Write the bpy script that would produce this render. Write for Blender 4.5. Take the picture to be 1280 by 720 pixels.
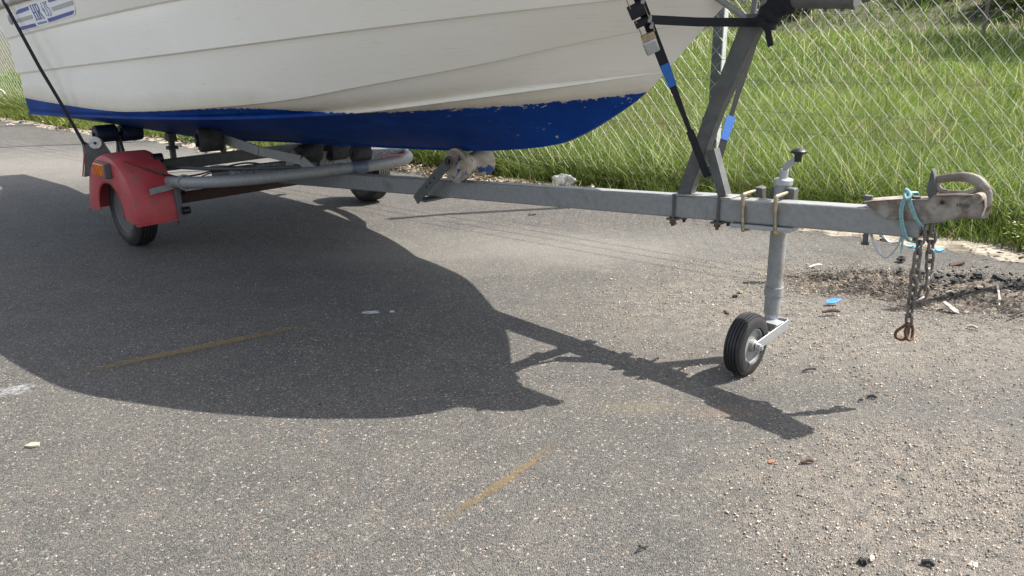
import bpy, bmesh, math, random
import numpy as np
from mathutils import Vector, Matrix
R = math.radians
scene = bpy.context.scene
for o in list(bpy.data.objects): bpy.data.objects.remove(o)
rng = np.random.default_rng(7); random.seed(7)

# ------------------------------------------------------------------ camera
CH = 1.1; PITCH = .3097; ROLL = -.0148; FPX = 1017.0
cam = bpy.data.cameras.new('camera'); camo = bpy.data.objects.new('camera', cam)
scene.collection.objects.link(camo); scene.camera = camo
cam.sensor_width = 36; cam.lens = FPX/1280*36; cam.clip_start = .05; cam.clip_end = 600
sp, cp, sr, cr = math.sin(PITCH), math.cos(PITCH), math.sin(ROLL), math.cos(ROLL)
X = Vector((1,0,0)); D = Vector((0,-sp,-cp)); F = Vector((0,cp,-sp))
right = cr*X - sr*D; down = sr*X + cr*D
m = Matrix((right, -down, -F)).transposed().to_4x4(); m.translation = (0,0,CH)
camo.matrix_world = m

# ------------------------------------------------------------------ light
SUN_AZ = 10.7; SUN_EL = 53.1        # azimuth of the sun, from +X towards +Y
scene.world = bpy.data.worlds.new('World'); w = scene.world; w.use_nodes = True
nt = w.node_tree; bg = nt.nodes['Background']
sky = nt.nodes.new('ShaderNodeTexSky'); sky.sky_type = 'NISHITA'; sky.sun_disc = False
sky.sun_elevation = R(SUN_EL); sky.sun_rotation = R(90-SUN_AZ); sky.air_density = 1.0; sky.dust_density = 2.0
hs = nt.nodes.new('ShaderNodeHueSaturation'); hs.inputs['Saturation'].default_value = .5
nt.links.new(sky.outputs[0], hs.inputs['Color']); nt.links.new(hs.outputs[0], bg.inputs[0]); bg.inputs[1].default_value = .13
sl = bpy.data.lights.new('sun', 'SUN'); sl.energy = 4.9; sl.angle = R(.42); sl.color = (1, .945, .86)
so = bpy.data.objects.new('sun', sl); scene.collection.objects.link(so)
sd = Vector((math.cos(R(SUN_EL))*math.cos(R(SUN_AZ)), math.cos(R(SUN_EL))*math.sin(R(SUN_AZ)), math.sin(R(SUN_EL))))
so.rotation_euler = sd.to_track_quat('Z', 'Y').to_euler(); so.location = sd*30
scene.view_settings.view_transform = 'Standard'; scene.view_settings.look = 'None'
scene.view_settings.exposure = 1.14; scene.view_settings.gamma = 1.0
scene.render.resolution_x = 1024; scene.render.resolution_y = 576

# ------------------------------------------------------------------ materials
def mat(name, col, rough=.6, metal=0, **k):
    """col: linear rgb. var=(colour2, scale, lo, hi) mottles, bump=(scale,strength), dirt=(colour,scale,lo,hi)"""
    M = bpy.data.materials.new(name); M.use_nodes = True
    n = M.node_tree.nodes; L = M.node_tree.links; b = n['Principled BSDF']
    b.inputs['Base Color'].default_value = (*col, 1); b.inputs['Roughness'].default_value = rough
    b.inputs['Metallic'].default_value = metal
    if 'spec' in k: b.inputs['Specular IOR Level'].default_value = k['spec']
    tc = n.new('ShaderNodeTexCoord'); src = None
    def noise(scale, detail=4, dist=0):
        t = n.new('ShaderNodeTexNoise'); t.inputs['Scale'].default_value = scale
        t.inputs['Detail'].default_value = detail; t.inputs['Distortion'].default_value = dist
        L.new(tc.outputs['Object'], t.inputs['Vector']); return t
    cur = None
    for key in ('var', 'dirt', 'dirt2'):
        if key in k:
            c2, s, lo, hi = k[key]
            t = noise(s, 6, .3); r = n.new('ShaderNodeMapRange')
            r.inputs[1].default_value = lo; r.inputs[2].default_value = hi
            L.new(t.outputs['Fac'], r.inputs[0])
            mx = n.new('ShaderNodeMix'); mx.data_type = 'RGBA'
            L.new(r.outputs[0], mx.inputs[0]); mx.inputs[7].default_value = (*c2, 1)
            if cur: L.new(cur, mx.inputs[6])
            else: mx.inputs[6].default_value = (*col, 1)
            cur = mx.outputs[2]
            if key == 'dirt' and metal:
                mr = n.new('ShaderNodeMapRange'); L.new(r.outputs[0], mr.inputs[0])
                mr.inputs[3].default_value = metal; mr.inputs[4].default_value = .1
                L.new(mr.outputs[0], b.inputs['Metallic'])
    if cur: L.new(cur, b.inputs['Base Color'])
    if 'bump' in k:
        t = noise(k['bump'][0], 5); bp = n.new('ShaderNodeBump')
        bp.inputs['Strength'].default_value = k['bump'][1]; bp.inputs['Distance'].default_value = .004
        L.new(t.outputs['Fac'], bp.inputs['Height']); L.new(bp.outputs[0], b.inputs['Normal'])
    if 'rvar' in k:
        t = noise(k['rvar'], 4); r = n.new('ShaderNodeMapRange'); L.new(t.outputs['Fac'], r.inputs[0])
        r.inputs[3].default_value = rough-.15; r.inputs[4].default_value = rough+.15
        L.new(r.outputs[0], b.inputs['Roughness'])
    return M
galv = mat('galvanised_steel', (.275,.28,.275), .5, .12, var=((.225,.23,.225), 60, .35, .7), dirt=((.15,.13,.10), 9, .60, .85), bump=(160,.25), rvar=20)
galv_new = mat('zinc_plate', (.42,.43,.43), .45, .6, var=((.38,.4,.42), 60, .4, .6), bump=(120,.15))
galv_dark = mat('weathered_steel', (.12,.125,.12), .6, .35, var=((.085,.088,.085), 30, .35, .7), dirt=((.10,.08,.065), 12, .58, .75), bump=(140,.3))
speck = mat('spangled_zinc', (.34,.36,.38), .5, .5, var=((.12,.13,.14), 150, .42, .58), bump=(200,.4))
rusty = mat('rusty_cast_steel', (.19,.155,.125), .62, .3, var=((.33,.30,.26), 24, .42, .62), dirt=((.13,.065,.035), 30, .54, .75), bump=(170,.5))
rustbrown = mat('rust_brown_steel', (.055,.022,.018), .75, .1, var=((.05,.03,.025), 25, .4, .6), bump=(120,.3))
rust = mat('rust', (.17,.075,.035), .85, .1, var=((.07,.04,.03), 60, .4, .6), bump=(200,.5))
yzinc = mat('yellow_zinc', (.46,.38,.24), .4, .75, var=((.32,.28,.2), 70, .4, .6))
rubber = mat('tyre_rubber', (.022,.022,.023), .72, 0, var=((.05,.048,.045), 30, .42, .7), bump=(180,.3))
rubber2 = mat('worn_tyre_rubber', (.017,.017,.018), .6, 0, var=((.055,.052,.047), 14, .5, .8), bump=(150,.35))
black_pl = mat('black_plastic', (.012,.012,.014), .38, 0, bump=(90,.05))
redp = mat('red_moulded_plastic', (.36,.035,.042), .55, 0, var=((.44,.075,.075), 7, .35, .7), dirt=((.16,.09,.075), 13, .55, .8), dirt2=((.05,.03,.03), 45, .66, .72), bump=(100,.08), rvar=8)
amber = mat('amber_lens', (.75,.23,.02), .25, 0, var=((.5,.12,.01), 70, .4, .6))
dkgrey = mat('dark_grey_lamp_body', (.08,.08,.085), .55)
webbing = mat('black_polyester_webbing', (.010,.011,.016), .85, 0, bump=(500,.6))
tagblue = mat('blue_woven_label', (.015,.10,.38), .6, 0, var=((.02,.13,.44), 200, .4, .6))
white_pl = mat('white_nylon', (.62,.62,.6), .5, 0, dirt=((.35,.33,.3), 30, .5, .7))
roll_blue = mat('paint_smeared_blue_rubber', (.01,.018,.05), .5, 0, dirt=((.02,.03,.04), 20, .5, .7), bump=(80,.2))
roll_tan = mat('worn_tan_roller_rubber', (.46,.40,.31), .65, 0, var=((.30,.25,.19), 18, .4, .62), dirt=((.02,.06,.20), 17, .57, .61), bump=(90,.3))
redstrip = mat('red_tape', (.55,.03,.04), .4)
postm = mat('grey_green_post', (.085,.105,.10), .6, .1, var=((.06,.075,.072), 14, .4, .6), bump=(100,.2))
post_lit_edge = mat('bright_post_flange', (.40,.42,.39), .5, .2, var=((.45,.48,.46), 20, .4, .6))  # lighter copy of the post steel: sunlight on the flange put into its colour
wire = mat('galvanised_wire', (.46,.47,.45), .35, .15)
barb = mat('dull_fence_wire', (.11,.115,.11), .6, .3)
stripe_blue = mat('blue_print', (.045,.09,.36), .35)
stripe_grey = mat('grey_print', (.42,.42,.43), .35)
stripe_white = mat('white_print', (.86,.87,.88), .35)
deckm = mat('deck_gelcoat', (.66,.65,.62), .45, 0, bump=(60,.1))
twinem = mat('pale_teal_twine', (.26,.46,.46), .7, 0, var=((.18,.36,.37), 120, .4, .6), bump=(300,.6))
chainm = mat('dull_chain_steel', (.17,.16,.155), .5, .6, dirt=((.14,.08,.05), 60, .5, .7), bump=(200,.4))
bluepl = mat('blue_plastic_scrap', (.03,.16,.62), .45, 0, var=((.06,.25,.7), 40, .4, .6))
cyanpl = mat('cyan_plastic_scrap', (.05,.40,.68), .45, 0, var=((.3,.55,.75), 80, .5, .6))
bagm = mat('grimy_white_plastic', (.62,.63,.63), .4, 0, var=((.42,.43,.42), 30, .4, .6))
char = mat('charred_residue', (.012,.012,.013), .8, 0, var=((.05,.048,.045), 60, .5, .7), bump=(120,.8))
woodm = mat('brown_stick', (.11,.065,.04), .85, 0, var=((.05,.03,.02), 60, .4, .6))
palewood = mat('bleached_wood', (.50,.46,.40), .85, 0, var=((.34,.30,.25), 50, .4, .6), bump=(120,.5))
leafor = mat('orange_leaf', (.34,.15,.085), .7)
bark = mat('bark', (.07,.055,.04), .9, bump=(40,.6))

def world_pos_nodes(M):
    n = M.node_tree.nodes; L = M.node_tree.links
    g = n.new('ShaderNodeNewGeometry'); return n, L, g.outputs['Position']

# asphalt ---------------------------------------------------------------
def make_asphalt():
    M = bpy.data.materials.new('aged_asphalt'); M.use_nodes = True
    n, L, pos = world_pos_nodes(M); b = n['Principled BSDF']
    def noise(s, d=3, dist=0, rough=.5):
        t = n.new('ShaderNodeTexNoise'); t.inputs['Scale'].default_value = s; t.inputs['Detail'].default_value = d
        t.inputs['Distortion'].default_value = dist; t.inputs['Roughness'].default_value = rough
        L.new(pos, t.inputs['Vector']); return t.outputs['Fac']
    def rng_(x, a, b_, c=0, d=1):
        r = n.new('ShaderNodeMapRange'); L.new(x, r.inputs[0])
        for i, v in zip((1,2,3,4), (a,b_,c,d)): r.inputs[i].default_value = v
        return r.outputs[0]
    def mix(f, a, c, mode='MIX'):
        mx = n.new('ShaderNodeMix'); mx.data_type = 'RGBA'; mx.blend_type = mode
        if isinstance(f, float): mx.inputs[0].default_value = f
        else: L.new(f, mx.inputs[0])
        for i, v in ((6,a),(7,c)):
            if isinstance(v, tuple): mx.inputs[i].default_value = (*v, 1)
            else: L.new(v, mx.inputs[i])
        return mx.outputs[2]
    vor = n.new('ShaderNodeTexVoronoi'); vor.inputs['Scale'].default_value = 270; L.new(pos, vor.inputs['Vector'])
    sep = n.new('ShaderNodeSeparateColor'); L.new(vor.outputs['Color'], sep.inputs[0])
    vor2 = n.new('ShaderNodeTexVoronoi'); vor2.inputs['Scale'].default_value = 190; L.new(pos, vor2.inputs['Vector'])
    sep2 = n.new('ShaderNodeSeparateColor'); L.new(vor2.outputs['Color'], sep2.inputs[0])
    base = mix(rng_(noise(1.1, 5), .35, .65), (.062,.060,.056), (.080,.075,.069))
    base = mix(rng_(noise(5, 6, .6, .6), .4, .7), base, (.104,.095,.083))
    base = mix(rng_(sep.outputs[0], .55, 1.0), base, (.165,.155,.136))        # pale stones
    base = mix(rng_(sep.outputs[1], .70, .95), base, (.040,.039,.038))       # dark binder between
    base = mix(rng_(sep2.outputs[0], .955, 1.0), base, (.33,.305,.265))
    base = mix(rng_(sep2.outputs[1], .985, .993), base, (.24,.165,.12))
    base = mix(rng_(sep2.outputs[2], .93, .97), base, (.035,.034,.034))
    # sandy dust scatter, by world place
    def blob(cx, cy, rx, ry, soft=.5):
        v = n.new('ShaderNodeVectorMath'); v.operation = 'SUBTRACT'; L.new(pos, v.inputs[0]); v.inputs[1].default_value = (cx,cy,0)
        v2 = n.new('ShaderNodeVectorMath'); v2.operation = 'DIVIDE'; L.new(v.outputs[0], v2.inputs[0]); v2.inputs[1].default_value = (rx,ry,1)
        l = n.new('ShaderNodeVectorMath'); l.operation = 'LENGTH'; L.new(v2.outputs[0], l.inputs[0])
        a = n.new('ShaderNodeMath'); a.operation = 'ADD'; L.new(l.outputs['Value'], a.inputs[0])
        q = rng_(noise(3.2, 6, .4, .65), 0, 1, -.7, .7); L.new(q, a.inputs[1])
        return rng_(a.outputs[0], 1.0+soft*.5, 1.0-soft*.8, 0, 1)
    dust = blob(1.35, 3.1, 1.0, .75)
    fine = rng_(noise(22, 6, .5, .7), .38, .62)
    base = mix(rng_(dust, 0, 1, 0, .7), base, mix(fine, base, mix(rng_(sep.outputs[2], .3, .8), (.14,.123,.10), (.29,.255,.205))))
    dust2 = blob(1.05, 1.65, .5, .45)
    base = mix(rng_(dust2, 0, 1, 0, .75), base, mix(fine, base, mix(rng_(sep.outputs[2], .3, .8), (.14,.12,.097), (.30,.255,.21))))
    pale = blob(.3, 4.1, 1.1, .35, 1.0)
    base = mix(rng_(pale, 0, 1, 0, .45), base, (.25,.235,.21))
    pale2 = blob(-4.0, 7.2, 2.2, 1.0, 1.0)
    base = mix(rng_(pale2, 0, 1, 0, .45), base, (.25,.235,.21))
    rusts = blob(.62, 2.19, .10, .045, .8)
    base = mix(rng_(rusts, 0, 1, 0, .2), base, (.24,.14,.085))
    rust2 = blob(.38, 2.22, .10, .05, .8)
    base = mix(rng_(rust2, 0, 1, 0, .2), base, (.22,.18,.09))
    L.new(base, b.inputs['Base Color']); b.inputs['Roughness'].default_value = .82
    h = n.new('ShaderNodeMath'); h.operation = 'ADD'
    L.new(rng_(vor.outputs['Distance'], 0, .7, 1, 0), h.inputs[0]); L.new(rng_(vor2.outputs['Distance'], 0, .7, .5, 0), h.inputs[1])
    bp = n.new('ShaderNodeBump'); bp.inputs['Strength'].default_value = .8; bp.inputs['Distance'].default_value = .004
    L.new(h.outputs[0], bp.inputs['Height']); L.new(bp.outputs[0], b.inputs['Normal'])
    return M
asphalt = make_asphalt()
def vcol_mat(name, rough, trans=0, sheen=0):
    M = bpy.data.materials.new(name); M.use_nodes = True
    n = M.node_tree.nodes; L = M.node_tree.links; b = n['Principled BSDF']
    a = n.new('ShaderNodeVertexColor'); a.layer_name = 'tint'
    L.new(a.outputs[0], b.inputs['Base Color']); b.inputs['Roughness'].default_value = rough
    b.inputs['Specular IOR Level'].default_value = .35
    if trans:
        t = n.new('ShaderNodeBsdfTranslucent'); L.new(a.outputs[0], t.inputs[0])
        g = n.new('ShaderNodeGamma'); 
        mx = n.new('ShaderNodeMixShader'); mx.inputs[0].default_value = trans
        L.new(b.outputs[0], mx.inputs[1]); L.new(t.outputs[0], mx.inputs[2])
        L.new(mx.outputs[0], n['Material Output'].inputs[0]); n.remove(g)
    return M
blade_m = vcol_mat('grass_blades', .55, .5); stone_m = vcol_mat('loose_stones', .85); litter_m = vcol_mat('leaf_litter', .8, .2)
leaf_m = vcol_mat('shrub_leaves', .55, .6)
soil = mat('meadow_soil', (.045,.050,.022), .95, 0, var=((.07,.065,.035), 3, .4, .6), bump=(30,.8))
verge_soil = mat('sandy_verge', (.24,.205,.155), .95, 0, var=((.36,.32,.26), 14, .42, .6), dirt=((.07,.06,.04), 5, .5, .65), bump=(60,1.0))

# hull paint: boot-top line height along the hull as a curve in object x
def make_hull_mat():
    M = bpy.data.materials.new('gelcoat_and_bottom_paint'); M.use_nodes = True
    n = M.node_tree.nodes; L = M.node_tree.links; b = n['Principled BSDF']
    tc = n.new('ShaderNodeTexCoord'); sx = n.new('ShaderNodeSeparateXYZ'); L.new(tc.outputs['Object'], sx.inputs[0])
    def noise(s, d=5, dist=0, vec=None, rough=.55):
        t = n.new('ShaderNodeTexNoise'); t.inputs['Scale'].default_value = s; t.inputs['Detail'].default_value = d
        t.inputs['Roughness'].default_value = rough; t.inputs['Distortion'].default_value = dist
        L.new(vec or tc.outputs['Object'], t.inputs['Vector']); return t.outputs['Fac']
    def rng_(x, a, b_, c=0, d=1):
        r = n.new('ShaderNodeMapRange'); L.new(x, r.inputs[0])
        for i, v in zip((1,2,3,4), (a,b_,c,d)): r.inputs[i].default_value = v
        return r.outputs[0]
    def mth(op, a, c):
        q = n.new('ShaderNodeMath'); q.operation = op
        for i, v in ((0,a),(1,c)):
            if isinstance(v, (int,float)): q.inputs[i].default_value = v
            else: L.new(v, q.inputs[i])
        return q.outputs[0]
    def mix(f, a, c):
        mx = n.new('ShaderNodeMix'); mx.data_type = 'RGBA'
        if isinstance(f, float): mx.inputs[0].default_value = f
        else: L.new(f, mx.inputs[0])
        for i, v in ((6,a),(7,c)):
            if isinstance(v, tuple): mx.inputs[i].default_value = (*v, 1)
            else: L.new(v, mx.inputs[i])
        return mx.outputs[2]
    u = rng_(sx.outputs[0], -1.5, 3.0)
    fc = n.new('ShaderNodeFloatCurve'); L.new(u, fc.inputs['Value'])
    c = fc.mapping.curves[0]
    pts = [(-1.23,.733),(-.6,.726),(0,.727),(.4,.737),(.87,.770),(1.29,.792),(1.66,.783),(2.1,.806),(2.62,.855),(2.95,.905)]
    P = [((x+1.5)/4.5, (z-.6)/.4) for x, z in pts]
    c.points[0].location = P[0]; c.points[1].location = P[-1]
    for q in P[1:-1]: c.points.new(*q)
    fc.mapping.update()
    line = rng_(fc.outputs[0], 0, 1, .6, 1.0)
    dz = mth('SUBTRACT', sx.outputs[2], line)
    st = n.new('ShaderNodeMapping'); st.inputs['Scale'].default_value = (.5,1,1); L.new(tc.outputs['Object'], st.inputs[0])
    scr0 = n.new('ShaderNodeMapping'); scr0.inputs['Scale'].default_value = (.35,1,5); L.new(tc.outputs['Object'], scr0.inputs[0])
    rag = mth('MULTIPLY', mth('SUBTRACT', noise(60, 6, 0, st.outputs[0], .7), .5), .028)
    rag2 = mth('MULTIPLY', rag, rng_(sx.outputs[0], .2, 1.0, .15, 1))
    blue = rng_(mth('ADD', dz, rag2), .001, -.001)
    # chips in the paint: a band just under the line, few lower down, many towards the bow
    chipn = noise(42, 6, .5, st.outputs[0], .65)
    thr = rng_(dz, -.040, 0, .68, .568)
    thr = mth('ADD', thr, rng_(sx.outputs[0], 1.2, 2.3, .08, 0))
    chip = rng_(mth('SUBTRACT', chipn, thr), 0, .01)
    blue = mth('MULTIPLY', blue, mth('SUBTRACT', 1, mth('MULTIPLY', chip, .85)))
    bluec = mix(rng_(noise(5, 4), .4, .65), (.003,.034,.20), (.004,.050,.26))
    bluec = mix(rng_(noise(6, 6, .4, st.outputs[0], .7), .5, .75, 0, .5), bluec, (.02,.085,.33))
    bluec = mix(rng_(noise(14, 6, 0, scr0.outputs[0], .7), .62, .72, 0, .35), bluec, (.10,.14,.24))
    gel = mix(rng_(noise(2.2, 5, .5), .35, .7), (.90,.875,.80), (.87,.84,.76))
    scr = n.new('ShaderNodeMapping'); scr.inputs['Scale'].default_value = (3,3,60); L.new(tc.outputs['Object'], scr.inputs[0])
    gel = mix(rng_(noise(4, 4, 0, scr.outputs[0]), .58, .75, 0, .28), gel, (.50,.47,.41))
    gel = mix(rng_(mth('ADD', dz, mth('MULTIPLY', noise(9,5,.4), .06)), .12, .02, 0, .75), gel, (.56,.50,.37))
    gel = mix(rng_(mth('ADD', dz, mth('MULTIPLY', noise(25,5,.4), .02)), .03, .005, 0, .5), gel, (.36,.31,.22))
    L.new(mix(blue, gel, bluec), b.inputs['Base Color'])
    L.new(rng_(blue, 0, 1, .22, .62), b.inputs['Roughness']); L.new(rng_(blue, 0, 1, .5, .12), b.inputs['Specular IOR Level']); L.new(rng_(blue, 0, 1, .12, 0), b.inputs['Coat Weight'])
    b.inputs['Coat Weight'].default_value = .15
    bp = n.new('ShaderNodeBump'); bp.inputs['Strength'].default_value = .25; bp.inputs['Distance'].default_value = .002
    L.new(mth('ADD', blue, mth('MULTIPLY', noise(6,2), .6)), bp.inputs['Height']); L.new(bp.outputs[0], b.inputs['Normal'])
    return M
hull_m = make_hull_mat()
def chalk(name, col, thr, scale, amax=.55):
    M = bpy.data.materials.new(name); M.use_nodes = True; n = M.node_tree.nodes; L = M.node_tree.links
    b = n['Principled BSDF']; b.inputs['Base Color'].default_value = (*col,1); b.inputs['Roughness'].default_value = .8
    tc = n.new('ShaderNodeTexCoord'); t = n.new('ShaderNodeTexNoise'); t.inputs['Scale'].default_value = scale; t.inputs['Detail'].default_value = 6; t.inputs['Roughness'].default_value=.75
    L.new(tc.outputs['Object'], t.inputs['Vector'])
    g = n.new('ShaderNodeVertexColor'); g.layer_name = 'tint'
    s = n.new('ShaderNodeSeparateColor'); L.new(g.outputs[0], s.inputs[0])
    m1 = n.new('ShaderNodeMath'); m1.operation = 'MULTIPLY_ADD'; L.new(s.outputs[0], m1.inputs[0]); m1.inputs[1].default_value = .55; L.new(t.outputs['Fac'], m1.inputs[2])
    r = n.new('ShaderNodeMapRange'); L.new(m1.outputs[0], r.inputs[0]); r.inputs[1].default_value = thr; r.inputs[2].default_value = thr+.25; r.inputs[4].default_value = amax
    L.new(r.outputs[0], b.inputs['Alpha']); return M
yel = chalk('faded_yellow_paint', (.20,.135,.05), .83, 90, .45)
yel2 = chalk('faded_yellow_paint_thick', (.24,.165,.06), .80, 55, .55)
wht2 = chalk('chalk_white_thick', (.60,.62,.66), .80, 60, .7)
wht = chalk('chalk_white', (.50,.52,.54), .95, 60, .5)

# ------------------------------------------------------------------ mesh helpers
class MB:
    def __init__(s): s.v = []; s.f = []; s.mi = []; s.cm = 0
    def add(s, vs, fs):
        o = len(s.v); s.v += [tuple(q) for q in vs]; s.f += [tuple(i+o for i in f) for f in fs]; s.mi += [s.cm]*len(fs); return s
    def box(s, c, size, M=None):
        x, y, z = [q/2 for q in size]; P = [Vector(p) for p in ((-x,-y,-z),(x,-y,-z),(x,y,-z),(-x,y,-z),(-x,-y,z),(x,-y,z),(x,y,z),(-x,y,z))]
        if M is not None: P = [M @ p for p in P]
        return s.add([p+Vector(c) for p in P], [(0,3,2,1),(4,5,6,7),(0,1,5,4),(1,2,6,5),(2,3,7,6),(3,0,4,7)])
    def bar(s, a, b, w, h, up=(0,0,1)):
        """rectangular bar from a to b, w across, h along up"""
        a, b, up = Vector(a), Vector(b), Vector(up); d = (b-a).normalized(); sx = d.cross(up).normalized(); uz = sx.cross(d)
        vs = [p+sx*i*w/2+uz*j*h/2 for p in (a,b) for i, j in ((-1,-1),(1,-1),(1,1),(-1,1))]
        return s.add(vs, [(3,2,1,0),(4,5,6,7),(0,1,5,4),(1,2,6,5),(2,3,7,6),(3,0,4,7)])
    def tube(s, pts, r, n=12, closed=False, caps=True, flat=None):
        P = [Vector(p) for p in pts]; N = len(P); o = len(s.v); prev = None; vs = []
        rr = r if isinstance(r, (list,tuple)) else [r]*N
        for i in range(N):
            if closed: d = P[(i+1)%N]-P[i-1]
            else: d = P[min(i+1,N-1)]-P[max(i-1,0)]
            d.normalize()
            if prev is None:
                t = Vector((0,0,1)) if abs(d.z) < .9 else Vector((1,0,0)); a = d.cross(t).normalized()
            else: a = (prev - d*prev.dot(d)).normalized()
            prev = a; c = d.cross(a)
            for k in range(n):
                th = 2*math.pi*k/n; ca, sa = math.cos(th), math.sin(th)
                if flat: sa *= flat
                vs.append(P[i]+a*ca*rr[i]+c*sa*rr[i])
        fs = []
        for i in range(N if closed else N-1):
            j = (i+1)%N
            for k in range(n): fs.append((i*n+k, i*n+(k+1)%n, j*n+(k+1)%n, j*n+k))
        if caps and not closed: fs += [tuple(reversed(range(n))), tuple(range((N-1)*n, N*n))]
        return s.add(vs, fs)
    def ribbon(s, pts, w, t, side):
        """flat strap along pts; side = width direction"""
        P = [Vector(p) for p in pts]; vs = []
        for i, p in enumerate(P):
            d = (P[min(i+1,len(P)-1)]-P[max(i-1,0)]).normalized(); sv = Vector(side); sv = (sv-d*sv.dot(d)).normalized(); nn = d.cross(sv)
            ww = w[i] if isinstance(w, list) else w
            vs += [p+sv*a*ww/2+nn*b*t/2 for a, b in ((-1,-1),(1,-1),(1,1),(-1,1))]
        fs = [(3,2,1,0), tuple(range(len(vs)-4, len(vs)))]
        for i in range(len(P)-1):
            for k in range(4): fs.append((i*4+k, i*4+(k+1)%4, i*4+4+(k+1)%4, i*4+4+k))
        return s.add(vs, fs)
    def lathe(s, prof, c, axis, n=32, closed=False):
        """prof: (along axis, radius)"""
        c = Vector(c); ax = Vector(axis).normalized(); t = Vector((0,0,1)) if abs(ax.z) < .9 else Vector((1,0,0))
        a = ax.cross(t).normalized(); b = ax.cross(a); vs = []
        for h, r in prof:
            for k in range(n):
                th = 2*math.pi*k/n; vs.append(c+ax*h+a*math.cos(th)*r+b*math.sin(th)*r)
        fs = []; N = len(prof)
        for i in range(N if closed else N-1):
            j = (i+1)%N
            for k in range(n): fs.append((i*n+k, j*n+k, j*n+(k+1)%n, i*n+(k+1)%n))
        if not closed: fs += [tuple(range(n)), tuple(reversed(range((N-1)*n, N*n)))]
        return s.add(vs, fs)
    def prism(s, poly, y0, y1):
        """poly in (x,z), extruded along y"""
        n = len(poly); vs = [(x,y0,z) for x, z in poly]+[(x,y1,z) for x, z in poly]
        return s.add(vs, [tuple(range(n)), tuple(reversed(range(n,2*n)))]+[(i,i+n,(i+1)%n+n,(i+1)%n) for i in range(n)])
    def build(s, name, mats, parent=None, smooth=True, bev=0, fix=True):
        me = bpy.data.meshes.new(name); me.from_pydata(s.v, [], s.f)
        for M in (mats if isinstance(mats, (list,tuple)) else [mats]): me.materials.append(M)
        me.polygons.foreach_set('material_index', s.mi)
        if fix:
            bm = bmesh.new(); bm.from_mesh(me); bmesh.ops.recalc_face_normals(bm, faces=bm.faces); bm.to_mesh(me); bm.free()
        if smooth: me.shade_smooth(); me.set_sharp_from_angle(angle=R(38))
        o = bpy.data.objects.new(name, me); scene.collection.objects.link(o)
        if parent: o.parent = parent
        if bev:
            q = o.modifiers.new('bevel', 'BEVEL'); q.width = bev; q.segments = 2; q.limit_method = 'ANGLE'; q.angle_limit = R(40)
        return o
def tag(o, label=None, cat=None, group=None, kind=None):
    if label: o['label'] = label
    if cat: o['category'] = cat
    if group: o['group'] = group
    if kind: o['kind'] = kind
    return o
def empty(name, loc, rz=0, **k):
    o = bpy.data.objects.new(name, None); scene.collection.objects.link(o); o.empty_display_size = .1
    o.location = loc; o.rotation_euler = (0,0,rz); return tag(o, **k)
def np_mesh(name, V, Fq, M, tint=None, parent=None, smooth=False):
    """V (n,3), Fq (m,k) equal-size faces, tint per vertex (n,3)"""
    me = bpy.data.meshes.new(name); nv, (nf, k) = len(V), Fq.shape
    me.vertices.add(nv); me.vertices.foreach_set('co', V.astype(np.float32).ravel())
    me.loops.add(nf*k); me.loops.foreach_set('vertex_index', Fq.astype(np.int32).ravel())
    me.polygons.add(nf); me.polygons.foreach_set('loop_start', np.arange(0, nf*k, k, dtype=np.int32))
    me.update(calc_edges=True)
    if tint is not None:
        a = me.color_attributes.new('tint', 'FLOAT_COLOR', 'POINT')
        a.data.foreach_set('color', np.hstack([tint, np.ones((nv,1))]).astype(np.float32).ravel())
    me.materials.append(M); me.validate()
    if smooth: me.shade_smooth()
    o = bpy.data.objects.new(name, me); scene.collection.objects.link(o)
    if parent: o.parent = parent
    return o
def smoothpath(pts, n=8):
    P = [Vector(p) for p in pts]; out = []
    for i in range(len(P)-1):
        p0, p1, p2, p3 = P[max(i-1,0)], P[i], P[i+1], P[min(i+2,len(P)-1)]
        for k in range(n):
            t = k/n; out.append(.5*((2*p1)+(p2-p0)*t+(2*p0-5*p1+4*p2-p3)*t*t+(3*p1-p0-3*p2+p3)*t**3))
    out.append(P[-1]); return out

# ================================================================== SETTING
FA = R(-38.3); FG = np.array([1.28, 5.25]); FD = np.array([math.cos(FA), math.sin(FA)]); FN = np.array([-FD[1], FD[0]])
def fpt(t, s=0, z=0): q = FG+FD*t+FN*s; return (float(q[0]), float(q[1]), z)
def edge_s(t):   # how far in front of the fence the asphalt ends
    return -.44+.05*math.sin(t*1.9+1)+.03*math.sin(t*5.3)+.02*math.sin(t*13)+(.22 if -4.5 < t < -1.5 else 0)*math.sin((t+4.5)/3*math.pi)
def terrain(s):
    s = np.asarray(s, float); return np.where(s > .6, (s-.6)*.032, 0)-.012+np.clip(s-21, 0, 9)*.34
# far ground sheet
g = MB(); g.add([(-300,-300,-.12),(300,-300,-.12),(300,300,-.12),(-300,300,-.12)], [(0,1,2,3)])
tag(g.build('ground', soil, fix=False), kind='structure')
# meadow ground (rises gently)
ts = np.linspace(-30, 30, 61); ss = np.concatenate([np.linspace(-1.2, 2, 8), np.linspace(3, 60, 30)])
V = []; Fc = []
for t in ts:
    for s_ in ss: V.append(fpt(t, s_, float(terrain(s_)) + (0 if s_ < 1 else .05*math.sin(t*.7+s_)*math.cos(s_*.5))))
ns = len(ss)
for i in range(len(ts)-1):
    for j in range(ns-1): Fc.append((i*ns+j, (i+1)*ns+j, (i+1)*ns+j+1, i*ns+j+1))
mg = MB(); mg.add(V, Fc); tag(mg.build('meadow_ground', soil, fix=False), kind='structure')
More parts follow.
